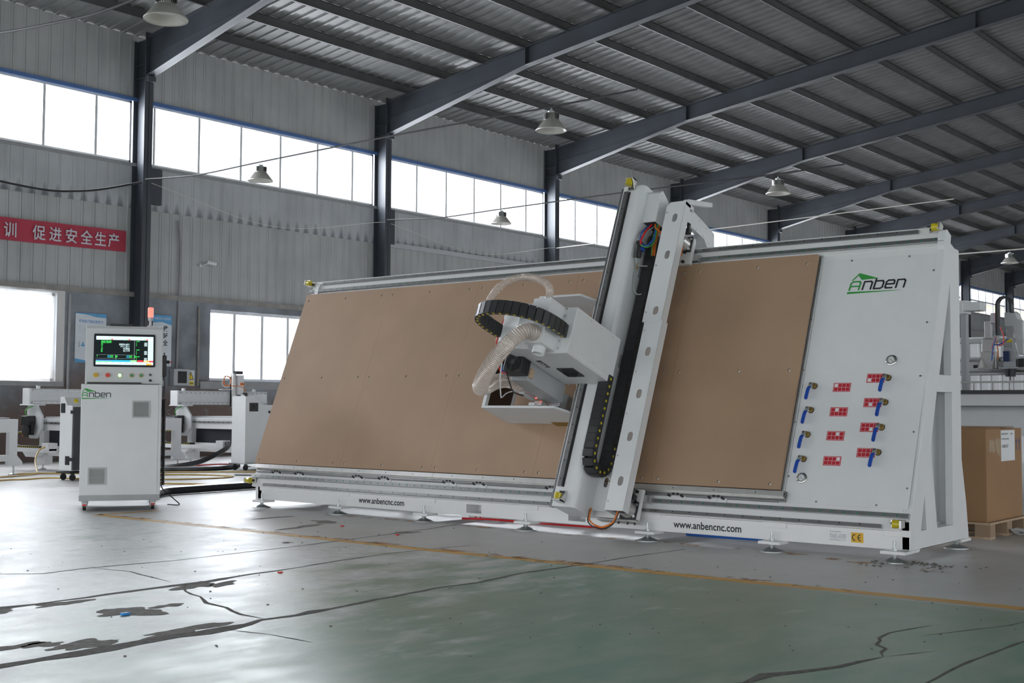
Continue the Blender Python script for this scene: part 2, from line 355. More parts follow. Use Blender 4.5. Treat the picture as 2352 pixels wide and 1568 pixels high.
# ---- floor with cracks, spalls and painted lines in its surface
mb = MB(); mb.box(-24, 26, -16, YB + 4, -.12, 0)
def ribbon(mb, pts, w, z=.0012, jit=0., step=.12, taper=True):
    P = []
    for i in range(len(pts) - 1):
        a, b = V((*pts[i], 0)), V((*pts[i + 1], 0)); n = max(1, int((b - a).length / step)); P += [a + (b - a) * k / n for k in range(n)]
    P.append(V((*pts[-1], 0))); L_, R_ = [], []
    for i, p in enumerate(P):
        t = (P[min(i + 1, len(P) - 1)] - P[max(i - 1, 0)]).normalized(); q = V((-t.y, t.x, 0)); k = min(1, .15 + 1.2 * min(i, len(P) - 1 - i) / max(1, len(P) * .25)) if taper else 1
        ww = w[min(int(i / len(P) * len(w)), len(w) - 1)] if isinstance(w, (list, tuple)) else w
        a = ww * k * .5 * (1 + rnd.uniform(-jit, jit)); b = ww * k * .5 * (1 + rnd.uniform(-jit, jit)); m = q * rnd.uniform(-jit, jit) * ww * .5
        L_.append(p + q * a + m); R_.append(p - q * b + m)
    vs = [V((p.x, p.y, z)) for p in L_ + R_]; n = len(P)
    mb.add(vs, [(i, i + 1, n + i + 1, n + i) for i in range(n - 1)])
mb.mat(1)
ribbon(mb, [(-7.9, 2.0), (-7.66, 4.122), (-7.47, 4.317), (-7.499, 4.665), (-7.41, 5.277), (-7.452, 6.521), (-7.614, 8.087), (-7.962, 9.881)], .016, jit=.5)
ribbon(mb, [(-6.4, 1.2), (-6.378, 3.437), (-6.359, 3.628), (-6.365, 3.95), (-6.4, 4.228), (-6.382, 4.548), (-6.376, 4.801), (-6.453, 5.186), (-6.448, 5.418), (-6.54, 6.049), (-6.576, 6.608), (-6.486, 7.4)], [.03, .035, .06, .075, .05, .06, .025, .022, .014, .01], jit=.55, taper=False)
ribbon(mb, [(-5.02, 1.2), (-4.979, 2.69), (-5.009, 2.864), (-4.981, 3.012), (-5.004, 3.199), (-4.98, 3.341), (-4.989, 3.561), (-4.972, 3.879), (-5.035, 4.121), (-5.022, 4.341), (-5.045, 4.735), (-5.085, 5.113), (-5.128, 5.528), (-5.088, 5.883), (-5.149, 6.392), (-5.112, 7.024), (-5.113, 7.623), (-5.067, 8.3)], [.05, .055, .07, .10, .085, .06, .04, .032, .03, .026, .022, .018, .012], jit=.5, taper=False)
ribbon(mb, [(-6.378, 4.625), (-6.15, 4.46), (-5.91, 4.391), (-5.7, 4.28), (-5.488, 4.251), (-5.25, 4.17), (-5.06, 4.15)], .022, jit=.7)
ribbon(mb, [(-7.499, 4.665), (-7.142, 4.748), (-6.95, 4.70), (-6.806, 4.684), (-6.516, 4.628)], .012, jit=.6)
ribbon(mb, [(-2.6, 4.1), (-2.446, 4.454), (-2.448, 4.642), (-2.383, 4.786), (-2.303, 4.991), (-2.229, 5.32)], [.02, .03, .05, .035, .02], jit=.6)
ribbon(mb, [(-2.229, 5.32), (-2.28, 5.42), (-2.30, 5.50), (-2.365, 5.572), (-2.40, 5.68), (-2.423, 5.735), (-2.44, 5.9), (-2.36, 6.25)], .014, jit=.8)
ribbon(mb, [(-2.229, 5.32), (-2.1, 5.6)], .007, jit=.8)
ribbon(mb, [(-1.83, 4.3), (-1.886, 4.933), (-1.906, 5.332), (-1.869, 6.112), (-1.86, 7.4)], .014, jit=.6)
ribbon(mb, [(-4.96, 3.84), (-4.69, 3.893), (-4.384, 3.897)], .010, jit=.7)
ribbon(mb, [(-2.3, 5.9), (-2.06, 6.5), (-2.0, 6.9)], .007, jit=.7)
mb.mat(2)
def blob(x, y, rx, ry, rot=0, z=.0010, n=34, ragged=.45):
    ph = [rnd.uniform(0, 6.28) for _ in range(6)]; P = []
    for i in range(n):
        a = 2 * PI * i / n; k = 1 + ragged * sum(math.sin((j + 2) * a + ph[j]) / (j + 2) for j in range(6)) + rnd.uniform(-.08, .08)
        u, v = rx * k * math.cos(a), ry * k * math.sin(a); P.append((x + u * math.cos(rot) - v * math.sin(rot), y + u * math.sin(rot) + v * math.cos(rot)))
    mb.flat(P, z, lambda u, v, h: V((u, v, h)))
for q in [(-5.76, 3.83, .14, .17), (-5.78, 4.08, .05, .09), (-6.30, 4.63, .10, .15, .4), (-6.22, 4.78, .06, .13, .2), (-6.28, 3.75, .07, .14), (-6.33, 3.35, .09, .13), (-5.09, 3.70, .08, .24, .05), (-5.14, 3.18, .08, .18, .1), (-5.33, 2.95, .05, .12), (-5.28, 3.05, .05, .10),
          (-5.45, 2.75, .04, .06), (-8.6, 7.5, .06, .28, .2), (-9.5, 7.9, .05, .22), (-8.8, 7.95, .16, .10), (-7.55, 7.75, .07, .13), (-7.7, 6.55, .04, .05)]: blob(*q)
mb.mat(3)
def yl(P, w): ribbon(mb, P, w, z=.0008, jit=.10, step=.06, taper=False)
yl([(-11.05, 6.93), (-9, 6.95), (-6.53, 6.945), (-3.9, 7.03), (-2.18, 7.10), (0.5, 7.2)], .125)
yl([(-11.02, 6.94), (-11.013, 7.65)], .085)
mb.mat(4)
yl([(-9.4, 8.50), (-8.8, 8.52), (-7.26, 8.55), (-5.55, 8.60), (-4.42, 8.60), (-3.0, 8.28)], .11)
yl([(-10.9, 7.0), (-8.6, 7.02), (-6.3, 7.03), (-3.4, 7.13)], .10)
fl = mb.build('floor', ['floor', 'crack', 'patch', 'line', 'oldline'], org=(0, 0, 0), fix=False); tag(fl, kind='structure')
# ---- left wall: masonry plinth with windows, two bands of ribbed cladding
def ribs(mb, T, y0, y1, a, b, pitch=.26, depth=.014, g=.022):
    ys = []; y = y0
    while y < y1 - 1e-6:
        e = min(y + pitch, y1); ys += [(y, 0)]
        if e - y > .1: ys += [(e - .075, 0), (e - .06, depth * .9), (e - g, depth * .9), (e - g * .55, -depth), (e - .001, 0)]
        y = e
    ys.append((y1, 0)); n = len(ys)
    mb.add([T(y, a, d) for y, d in ys] + [T(y, b, d) for y, d in ys], [(i, i + 1, n + i + 1, n + i) for i in range(n - 1)])
LW = {-1: (9.55, 12.86), 0: (16.48, 19.9), 1: (23.4, 26.8), 2: (30.3, 33.6), 3: (37.2, 40.5)}
LW = {k: (a, b, 1.53 if k < 0 else 1.62, 3.26 if k < 0 else 3.16) for k, (a, b) in LW.items()}
mb = MB(); y = YA
for k in sorted(LW):
    a, b, z0, z1 = LW[k]
    if k < 0: z1 = 3.26
    mb.box(XW - .24, XW, y, a, 0, 3.36); mb.box(XW - .24, XW, a, b, 0, z0); mb.box(XW - .24, XW, a, b, z1, 3.36); y = b
mb.box(XW - .24, XW, y, YB, 0, 3.36)
wl = mb.build('wall_left', 'masonry', org=(XW, 0, 0), fix=False); tag(wl, kind='structure')
mb = MB(); ribs(mb, lambda y, z, d: V((XW - .03 + d, y, z)), YA, YB, 3.36, 5.20)
mb.box(XW - .12, XW - .05, YA, YB, 3.36, 5.2)
mb.build('lower_cladding', 'clad', wl, fix=False)
mb = MB(); ribs(mb, lambda y, z, d: V((XW - .005 + d, y, z)), YA, YB, 5.13, 6.06, depth=.008); mb.box(XW - .12, XW - .02, YA, YB, 5.13, 6.06)
mb.build('middle_cladding', 'cladup', wl, fix=False)
mb = MB(); ribs(mb, lambda y, z, d: V((XW - .02 + d, y, z)), YA, YB, 7.36, 8.72, depth=.010); mb.box(XW - .12, XW - .04, YA, YB, 7.36, 8.72)
mb.build('upper_cladding', 'clad', wl, fix=False)
mb = MB(); mb.box(XW - .02, XW + .03, YA, YB, 3.30, 3.40)
tag(mb.build('trim_1', 'plaster', org=(XW, 30, 3.3), fix=False), kind='structure')
mb = MB(); mb.box(XW - .05, XW + .025, YA, YB, 7.34, 7.42)
tag(mb.build('trim_2', 'trimblue', org=(XW, 30, 7.3), fix=False), kind='structure')
mb = MB(); mb.box(XW - .06, XW + .02, YA, YB, 5.99, 6.06)
tag(mb.build('trim_3', 'sill', org=(XW, 30, 6), fix=False), kind='structure')
# windows: one per bay in the high strip, one per bay below
wn = 0
def window(y0, y1, z0, z1, muls, x, fw=.045, trans=None, mw=.028):
    global wn
    wn += 1; root = thing('window_%d' % wn, None, None, (x, (y0 + y1) / 2, z0)); root['kind'] = 'structure'
    m = MB(); m.box(x - .05, x + .01, y0, y1, z0, z0 + fw); m.box(x - .05, x + .01, y0, y1, z1 - fw, z1); m.box(x - .05, x + .01, y0, y0 + fw, z0, z1); m.box(x - .05, x + .01, y1 - fw, y1, z0, z1)
    m.build('window_frame', 'frame', root, fix=False)
    for q in muls: MB().box(x - .045, x + .005, q - mw, q + mw, z0 + fw, z1 - fw).build('mullion', 'frame', root, fix=False)
    if trans: MB().box(x - .045, x + .005, y0, y1, trans - .03, trans + .03).build('transom', 'frame', root, fix=False)
    MB().box(x - .024, x - .02, y0 + fw * .5, y1 - fw * .5, z0 + fw * .5, z1 - fw * .5).build('window_pane', 'glass', root, fix=False)
for k in range(-3, 10):
    yc = Y0 + BAY * k
    window(yc + .12, yc + BAY - .12, 6.06, 7.34, [yc + (1.45 if k != 0 else 1.56) + 1.13 * i for i in range(-1 if k == 0 else 0, 5)], XW - .03, trans=6.72 if k > 5 else None)
for k in sorted(LW):
    a, b, z0, z1 = LW[k]
    window(a, b, z0, z1, [a + .72, a + 1.5, a + 2.25] if k >= 0 else [a + 2.33], XW - .1, .06, mw=.035)
# ---- roof sheeting and the opposite wall
mb = MB()
for sgn in (1, -1):
    x0, x1 = (XW - .15, XR) if sgn > 0 else (2 * XR - XW + .15, XR)
    ys = []; y = YA - .3
    while y < YB + .3: ys += [(y, 0), (y + .20, 0), (y + .215, .03), (y + .265, .03), (y + .28, 0)]; y += .30
    n = len(ys); mb.add([V((x0, y, zr(x0) + .215 - d)) for y, d in ys] + [V((x1, y, zr(x1) + .215 - d)) for y, d in ys], [(i, i + 1, n + i + 1, n + i) for i in range(n - 1)])
    mb.add([V((x0, YA - .3, zr(x0) + .3)), V((x1, YA - .3, zr(x1) + .3)), V((x1, YB + .3, zr(x1) + .3)), V((x0, YB + .3, zr(x0) + .3))], [(0, 1, 2, 3)])
tag(mb.build('ceiling', 'roof', org=(XR, 30, 11), fix=False), kind='structure')
mb = MB(); mb.box(XE, XE + .2, YA, YB, 6.4, 9.1)  # unseen wall, left open below so daylight reaches the machine from the side
for k in range(-3, 10): mb.box(XE, XE + .2, Y0 + BAY * k - .4, Y0 + BAY * k + .4, 0, 6.5)
tag(mb.build('wall_right_unseen', 'clad', org=(XE, 30, 0), fix=False), kind='structure')
mb = MB(); mb.box(XW - .2, XE + .2, YB, YB + .2, 0, 12)
tag(mb.build('wall_back', 'clad', org=(0, YB, 0), fix=False), kind='structure')
mb = MB(); mb.box(XW - .2, XE + .2, YA - .3, YA - .1, 3.4, 11.8)  # unseen wall added above the open end to cut the light from the front
tag(mb.build('wall_front_unseen', 'clad', org=(0, YA, 4.2), fix=False), kind='structure')
# ---- portal frames: left hand column and tapered rafter
def portal(yc, label):
    root = thing('portal_frame', label, 'steel frame', (XW + .2, yc, 0), 'steel portal frames along the hall')
    m = MB(); zt = 8.58
    m.box(XW, XW + .012, yc - .10, yc + .10, 0, zt); m.box(XW + .388, XW + .40, yc - .10, yc + .10, 0, 8.72); m.box(XW, XW + .4, yc - .005, yc + .005, 0, 8.6)
    for z in (7.78, 8.05): m.box(XW, XW + .4, yc - .1, yc + .1, z, z + .012)
    m.box(XW - .02, XW + .42, yc - .18, yc + .18, 0, .03)
    m.build('column', 'slate', root, fix=False)
    m = MB(); xa, xh = XW + .4, -17.2
    top = lambda x: zr(x); bot = lambda x: zr(x) - .40 if x > xh else zr(x) - .40 - .40 * (xh - x) / (xh - xa)
    web = [(xa, bot(xa)), (xh, bot(xh)), (XR, bot(XR)), (2 * XR - xh, bot(XR) - 2 * 0 + zr(xh) - zr(XR)), (2 * XR - xa, bot(xa)), (2 * XR - xa, top(xa)), (XR, top(XR)), (xa, top(xa))]
    T = lambda u, v, h: V((u, yc + h, v))
    m.prism(web, -.005, .005, T)
    for (ua, va), (ub, vb) in ((web[0], web[1]), (web[1], web[2]), (web[2], web[3]), (web[3], web[4]), (web[5], web[6]), (web[6], web[7])):
        m.prism([(ua, va), (ub, vb), (ub, vb + .014), (ua, va + .014)], -.10, .10, T)
    m.box(xa, xa + .02, yc - .10, yc + .10, bot(xa) - .12, top(xa) + .04)
    m.box(xa, xa + .10, yc - .09, yc + .09, bot(xa) - .11, bot(xa))
    for x in (xh, -9.5): m.box(x - .006, x + .006, yc - .1, yc + .1, bot(x), top(x))
    m.build('rafter', 'slate', root, fix=False)
    m = MB()  # haunch splice seam
    m.prism([(xa + .02, zr(xa) - .40), (xh, zr(xh) - .40), (xh, zr(xh) - .388), (xa + .02, zr(xa) - .388)], -.022, .0, T)
    m.build('weld_seam', 'slate', root, fix=False)
    return root
LBL = {0: 'dark blue-grey steel frame whose column stands at the end of the red banner', 1: 'dark blue-grey steel frame whose column rises behind the left end of the panel machine', 2: 'dark blue-grey steel frame whose column stands left of the gantry top', 3: 'dark steel frame whose column top shows just right of the gantry top', 4: 'dark steel frame whose column meets the roof above the long brown board', 5: 'dark steel frame whose column top shows above the right part of the panel machine'}
for k in range(-1, 10):
    portal(Y0 + BAY * k, LBL.get(k, 'dark steel frame over the camera end of the hall, nearest of all' if k < 0 else '%s of the distant dark steel frames counted from the panel machine' % ORD[k - 6]))
# short wall girts beside columns
# ---- purlins
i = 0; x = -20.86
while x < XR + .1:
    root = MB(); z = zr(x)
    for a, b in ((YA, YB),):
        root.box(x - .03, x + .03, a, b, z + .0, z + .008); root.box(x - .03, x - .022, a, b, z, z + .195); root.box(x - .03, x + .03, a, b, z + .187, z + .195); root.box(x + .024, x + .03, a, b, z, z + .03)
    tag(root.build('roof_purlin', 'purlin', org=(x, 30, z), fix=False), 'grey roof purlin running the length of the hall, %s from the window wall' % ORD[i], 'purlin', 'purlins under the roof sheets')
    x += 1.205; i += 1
# ---- high bay lamps on wires
def lamp_parts():
    r = thing('high_bay_lamp', 'x', 'lamp', (0, 0, 0), 'high bay lamps hanging under the roof')
    m = MB(); m.lathe([(.06, .05), (.085, .075), (.10, .10), (.155, .185), (.225, .262), (.235, .262)][::-1] if 0 else [(.235, 0), (.235, .012), (.228, .018), (.115, .16), (.10, .165), (.10, .16), (.11, .155), (.222, .012)], (0, 0, 0), n=40)
    m.build('reflector', 'reflector', r, fix=False)
    m = MB(); m.lathe([(.03, .155), (.10, .158), (.10, .17), (.085, .18), (.085, .26), (.09, .265), (.0, .268)], (0, 0, 0), n=36)
    for k in range(30):
        a = 2 * PI * k / 30; c, s_ = math.cos(a), math.sin(a)
        m.box(.06, .118, -.003, .003, .172, .262, lambda x, y, z: V((x * c - y * s_, x * s_ + y * c, z)))
    m.build('heat_sink', 'chrome', r, fix=False)
    m = MB(); m.lathe([(.0, .268), (.05, .268), (.05, .30), (.0, .305)], (0, 0, 0), n=16); m.tube([(0, .02 * math.sin(t), .325 - .022 * math.cos(t)) for t in [k * .7 for k in range(9)]], .004, 6)
    m.build('hook', 'zinc', r, fix=False)
    m = MB(); m.lathe([(.0, .10), (.155, .10), (.155, .105), (0, .105)], (0, 0, 0), n=32); m.build('lens', 'dial', r, fix=False)
    return r
lamp = lamp_parts()
LP = [(-11.13, 7.69, 5.21, 'high bay lamp hanging at the upper left, nearest of all the lamps'), (-17.86, 14.44, 5.21, 'high bay lamp hanging in front of the bright high window left of the second column'), (-11.14, 14.47, 5.21, 'high bay lamp hanging from a dark cable against the roof above the hose'), (-17.77, 21.24, 5.21, 'small high bay lamp hanging in front of the high window just left of the gantry'), (-11.0, 21.45, 5.20, 'high bay lamp hanging right of the gantry top, below a dark cable'), (-11.15, 35.75, 5.20, 'distant high bay lamp hanging at the right edge beyond the machine end frame')]
for i, (x, y, z, lb) in enumerate(LP):
    if i == 0: lamp.location = (x, y, z); lamp['label'] = lb
    else: dup(lamp, (x, y, z), lb)
def wire(name, pts, r, m, label, cat, n=10, group=None):
    o = MB().tube(spline(pts, n), r, 6).build(name, m, org=pts[0]); return tag(o, label, cat, group)
WL = ['dark cable sagging from the top left corner to the nearest lamp', 'dark cable crossing the high windows and carrying two lamps', 'thin dark cable behind the gantry top that carries two lamps', 'pale conduit crossing the roof right of the machine end frame']
for (yy, lb, mm, rr) in ((7.69, WL[0], 'rubber', .016), (14.46, WL[1], 'rubber', .014), (21.35, WL[2], 'rubber', .014), (35.75, WL[3], 'reflector', .020)):
    zz = 5.572; pts = [(-21.52, yy, 5.66), (-19.8, yy, zz - .02), (-17.8, yy, zz), (-14.4, yy, zz + .02 if yy > 8 else 5.42), (-11.1, yy, zz), (-9.6, yy, zz + .02)]
    if yy < 8: pts = [(-21.5, yy - .3, 7.7), (-16.5, yy, 6.1), (-13.2, yy, 5.60), (-11.1, yy, 5.572), (-8, yy, 5.7)]
    if yy > 30: pts = [(-21.5, yy, 5.5), (-11.1, yy, 5.58), (-2, yy, 5.58)]
    wire('lamp_cable', pts, rr, mm, lb, 'cable', group='cables that carry the lamps')
wire('slack_cable', [(-21.5, 7.9, 5.5), (-21.5, 11.6, 5.16), (-21.5, 13.0, 5.22), (-21.5, 14.36, 5.58)], .022, 'rubber', 'slack black cable bundle along the wall above the red banner', 'cable')
wire('guy_wire', [(-21.597, 14.66, 5.62), (-21.7, 18, 5.12), (-21.597, 21.36, 5.62)], .006, 'reflector', 'thin sagging wire between the first two columns', 'wire')
wire('guy_wire', [(-21.597, 21.56, 5.60), (-21.7, 25, 5.2), (-21.597, 28.26, 5.70)], .006, 'reflector', 'thin sagging wire between the second and third columns', 'wire')
wire('guy_wire', [(-21.59, 28.30, 5.68), (-16, 28.15, 5.76), (-10, 28.15, 5.9)], .012, 'reflector', 'pale wire running from the third column behind the gantry', 'wire')
# ---- things on the left wall
TW = lambda u, v, h: V((XW + .01 + h, u, v))
b = MB(); b.add([V((XW + .03 + .012 * math.sin(i * 1.9), 9.2 + (14.34 - 9.2) * i / 16, z + (.0) + .055 * (i / 16 - 1) * 1)) for z in (4.20, 4.63) for i in range(17)], [(i, i + 1, 18 + i, 17 + i) for i in range(16)])
bo = b.build('safety_banner', 'banner', org=(XW, 11.7, 4.2), fix=False); tag(bo, 'long red cloth banner with white Chinese lettering on the wall', 'banner')
for ch, u in (('培', 11.45), ('训', 11.85), ('促', 12.43), ('进', 12.77), ('安', 13.11), ('全', 13.44), ('生', 13.75), ('产', 14.05)):
    m = MB(); put_text(m, ch, .30, TW, u - .15, 4.29 + (u - 14.3) * .012, .052, .9, .004); m.build('lettering', 'bannertxt', bo, fix=False)
# risk notice poster
def poster(name, y0, y1, z0, z1, label):
    root = MB().box(XW + .012, XW + .022, y0, y1, z0, z1).build(name, 'poster', org=(XW, y0, z0), fix=False); return tag(root, label, 'poster')
p = poster('notice_board', 13.25, 13.93, 1.92, 2.90, 'white and blue notice board with Chinese title on the wall behind the control cabinet')
Th = lambda u, v, h: V((XW + .022 + h, u, v))
m = MB(); m.flat([(13.25, 2.90), (13.25, 2.885), (13.5, 2.87), (13.72, 2.83), (13.93, 2.82), (13.93, 2.90)], .001, Th); m.flat([(13.25, 1.92), (13.93, 1.92), (13.93, 1.96), (13.6, 1.945), (13.25, 2.0)], .001, Th)
m.build('blue_band', 'posterblue', p, fix=False)
m = MB(); put_text(m, '雕刻机风险点告知卡', .062, Th, 13.33, 2.715, .0012, 1, .0012, .53); m.build('title', 'postertxt', p, fix=False)
m = MB(); put_text(m, '济南安奔机械设备有限公司', .022, Th, 13.41, 2.825, .0012, 1, 0, .30)
for i in range(4):
    for j, (a, w) in enumerate(((13.32, .05), (13.42, .03), (13.54, .05))): m.flat(rect(a, a + w, 2.64 - .042 * i, 2.648 - .042 * i), .001, Th)
m.flat(rect(13.325, 13.355, 2.22, 2.33), .001, Th); m.build('small_print', 'gray', p, fix=False)
m = MB(); m.flat(rect(13.38, 13.46, 2.24, 2.28), .001, Th); m.flat(rect(13.40, 13.44, 2.29, 2.32), .001, Th); m.build('machine_icon', 'posterblue', p, fix=False)
p = poster('slogan_poster', 15.02, 15.48, 1.9, 2.965, 'narrow white poster with blue top and large black characters behind the beacon')
m = MB(); m.flat([(15.02, 2.965), (15.02, 2.80), (15.25, 2.82), (15.48, 2.76), (15.48, 2.965)], .001, Th); m.build('blue_band', 'posterblue', p, fix=False)
m = MB(); put_text(m, '做', .13, Th, 15.27, 2.64, .0012, .9, .003); put_text(m, '好', .13, Th, 15.27, 2.49, .0012, .9, .003); put_text(m, '全', .13, Th, 15.27, 2.34, .0012, .9, .003); m.build('slogan', 'ink', p, fix=False)
m = MB(); put_text(m, '持续改善 快速发展', .06, Th, 15.05, 2.87, .0016, 1, 0, .40); m.build('heading', 'poster', p, fix=False)
p = poster('warning_sign', 15.87, 16.08, 1.50, 1.835, 'white and yellow electric hazard sign with a black triangle on the wall'); 
m = MB(); m.flat([(15.895, 1.635), (16.055, 1.635), (15.975, 1.80)], .001, Th); m.flat(rect(15.89, 16.06, 1.515, 1.60), .001, Th); m.build('yellow_field', 'yellow', p, fix=False)
m = MB()
for a, bq in (((15.895, 1.635), (16.055, 1.635)), ((16.055, 1.635), (15.975, 1.80)), ((15.975, 1.80), (15.895, 1.635))): stroke(m, [a, bq], .014, Th, .0018)
m.flat([(15.967, 1.75), (15.983, 1.75), (15.98, 1.69), (15.97, 1.69)], .0018, Th); m.flat(circ(15.975, 1.668, .010), .0018, Th); put_text(m, '当心触电', .045, Th, 15.895, 1.535, .0018, 1, .001, .16); m.build('symbol', 'ink', p, fix=False)
q = thing('electric_box', 'grey wall mounted electric box with a dark window beside the hazard sign', 'electric box', (XW, 15.65, 1.5))
MB().box(XW + .005, XW + .16, 15.46, 15.85, 1.50, 1.85).build('enclosure', 'gray', q, .008, fix=False); MB().box(XW + .155, XW + .166, 15.56, 15.78, 1.55, 1.80).build('viewing_window', 'dark', q, fix=False)
q = thing('security_camera', 'small white security camera on a bracket high on the wall', 'camera', (XW, 16.4, 4.18))
m = MB(); m.tube([(XW + .01, 16.2, 4.10), (XW + .10, 16.22, 4.10), (XW + .13, 16.28, 4.14)], .012, 8); m.lathe([(.04, 0), (.04, .012), (0, .012)], (XW, 16.2, 4.10), (1, 0, 0), 12); m.build('bracket', 'frame', q)
m = MB(); m.cyl((XW + .12, 16.28, 4.17), (XW + .20, 16.47, 4.14), .045, n=12); m.build('housing', 'frame', q); MB().cyl((XW + .20, 16.47, 4.14), (XW + .206, 16.482, 4.138), .040, n=12).build('lens', 'black', q)
def pipe(name, pts, r, m, label, cat='pipe', n=6): return wire(name, pts, r, m, label, cat, n)
pipe('conduit', [(XW + .03, 15.62, 1.85), (XW + .03, 15.64, 3.3), (XW + .03, 15.66, 4.4), (XW + .03, 15.60, 5.0)], .022, 'sill', 'thin pale conduit rising from the electric box up the wall', 'conduit')
pipe('conduit', [(XW + .03, 16.16, 1.5), (XW + .03, 16.16, 3.2)], .025, 'plaster', 'straight brownish conduit beside the right lower window', 'conduit')
pipe('conduit', [(XW + .03, 13.1, 1.2), (XW + .03, 13.12, 3.25)], .03, 'sill', 'pale vertical pipe beside the left lower window', 'pipe')
tag(MB().box(XW, XW + .1, 14.78, 15.12, 5.25, 6.0).build('wall_plate', 'slate', org=(XW, 14.9, 5.2), fix=False), 'dark steel plate on the wall right of the first column', 'steel plate', 'plates beside the columns')
tag(MB().box(XW, XW + .1, 21.6, 22.0, 5.15, 6.02).build('wall_plate', 'slate', org=(XW, 21.8, 5.2), fix=False), 'dark steel plate on the wall right of the second column', 'steel plate', 'plates beside the columns')
tag(MB().box(XW, XW + .06, 21.7, 27.9, 5.08, 5.2).build('wall_girt', 'gray', org=(XW, 25, 5.1), fix=False), 'grey horizontal steel girt along the wall between second and third columns', 'girt')
for a, bq, lb in ((8.9, 13.0, 'grey rendered concrete sill under the left lower window'), (16.2, 20.1, 'grey rendered concrete sill under the right lower window')):
    tag(MB().box(XW, XW + .07, a, bq, 1.44, 1.53 if a < 10 else 1.60).build('window_ledge', 'sill', org=(XW, a, 1.45), fix=False), lb, 'ledge')
m = MB(); m.add([V((XW + .02 + .02 * math.sin(i * 1.3), 9.4 + 3.62 * i / 24, z)) for z in (1.53, 3.3) for i in range(25)], [(i, i + 1, 26 + i, 25 + i) for i in range(24)])
tag(m.build('plastic_curtain', 'film', org=(XW, 11, 1.5), fix=False), 'translucent plastic film hanging over the left lower window', 'plastic film')
# neighbouring building seen through the far windows
nb = thing('neighbour_building', 'beige building seen through the far high windows on the right', 'building', (-30, 85, 0))
MB().box(-34, -30, 62, 130, 0, 8.6).build('wall', 'beige', nb, fix=False); MB().box(-34.4, -29.4, 61.6, 130.4, 8.6, 9.0).build('roof', 'gray', nb, fix=False)
for k in range(8): MB().box(-30.02, -29.97, 66 + 7 * k, 70 + 7 * k, 6.2, 7.9).build('window', 'frame', nb, fix=False)
# ============================================================ the tilted panel machine
TH = math.atan(.381); SN, CN = math.sin(TH), math.cos(TH)
MX0, MX1 = -10.78, -3.4268
T3 = lambda x, s, n: V((x, 8.69 + s * SN - n * CN, .3426 + s * CN + n * SN))
def TP(h0): return lambda u, v, h: T3(u, v, h0 + h)           # prints/plates on the tilted face
TF = lambda u, v, h: V((u, 8.67 - h, v))                      # on the front of the base beam
TX = lambda x: (lambda u, v, h: V((x + h, u, v)))             # in an end plane (y, z)
mc = thing('panel_router', 'long white tilted panel machine with a brown board bed and a travelling gantry', 'machine', (-7.1, 9.1, 0))
def part(mb, name, m, bevel=0., parent=None, **k): return mb.build(name, m, parent or mc, bevel, **k)
# base beam with fork pockets
F1, F2 = rect(-7.659, -7.476, .108, .186), rect(-6.473, -6.288, .108, .186)
b = MB(); b.plate(rect(MX0 + .06, MX1 - .005, .08, .285), [F1, F2], 0, -.012, TF)
b.box(MX0 + .06, MX1 - .01, 8.68, 8.86, .08, .09); b.box(MX0 + .06, MX1 - .01, 8.68, 8.86, .275, .285); b.box(MX0 + .06, MX1 - .01, 8.85, 8.86, .08, .285)
for f in (F1, F2):
    x0, x1 = f[0][0], f[1][0]; b.box(x0 - .006, x0, 8.68, 8.85, .1, .19); b.box(x1, x1 + .006, 8.68, 8.85, .1, .19); b.box(x0, x1, 8.68, 8.85, .1, .108); b.box(x0, x1, 8.68, 8.85, .186, .19)
part(b, 'base_beam', 'white', .003)
part(MB().box(MX0 + .06, MX1 - .13, 9.60, 9.74, .08, .22), 'rear_beam', 'white', .004)
for x in (-10.6, -8.2, -5.8): part(MB().box(x - .04, x + .04, 8.86, 9.6, .1, .2), 'cross_member', 'white', .003)
for x in (-9.4, -7.0, -4.6): part(MB().prism([(9.66, .2), (9.74, .2), (9.74, 2.2), (9.66, 2.2)], -.05, .05, TX(x)), 'rear_post', 'white', .004)
# end frames
PROF = [(8.63, .058), (8.836, .0575), (8.863, .079), (9.695, .079), (9.703, .056), (9.925, .0565), (9.925, .0765), (9.873, .082), (9.822, .372), (9.737, .703), (9.737, 2.346), (9.644, 2.353), (9.562, 2.385), (9.576, 2.446), (9.490, 2.486), (9.472, 2.482), (9.446, 2.42), (9.432, 2.36), (9.434, 2.325), (9.405, 2.232), (9.0985, 1.4155), (8.745, .4315), (8.690, .345), (8.67, .285), (8.67, .085), (8.63, .082)]
HOLES = [[(9.230, 1.224), (9.546, 1.224), (9.536, .206), (9.203, .206), (9.092, .82)], [(9.536, 2.075), (9.284, 1.354), (9.536, 1.354)], [(8.961, .468), (8.879, .209), (8.993, .209)]]
def end_frame(x, name='end_frame'):
    o = part(MB().plate(PROF, HOLES, -.06, 0, TX(x)), name, 'white2', .004)
    part(MB().prism([(8.72, .18), (9.68, .18), (9.68, 2.3), (9.44, 2.3)], -.17, -.155, TX(x)), 'inner_plate', 'white2', .0, o)
    XB = lambda a, y, z: V((x + a, y, z))
    part(MB().box(-.155, -.06, 9.66, 9.675, .1, 2.3, XB).box(-.155, -.06, 8.9, 9.66, .19, .2, XB).box(-.155, -.06, 9.1, 9.66, 1.23, 1.24, XB), 'inner_web', 'white2', 0, o)
    part(MB().box(-.154, -.145, 9.375, 9.385, .2, 1.23, XB), 'stiffener', 'white2', 0, o)
    return o
end_frame(MX1); end_frame(MX0 + .16)
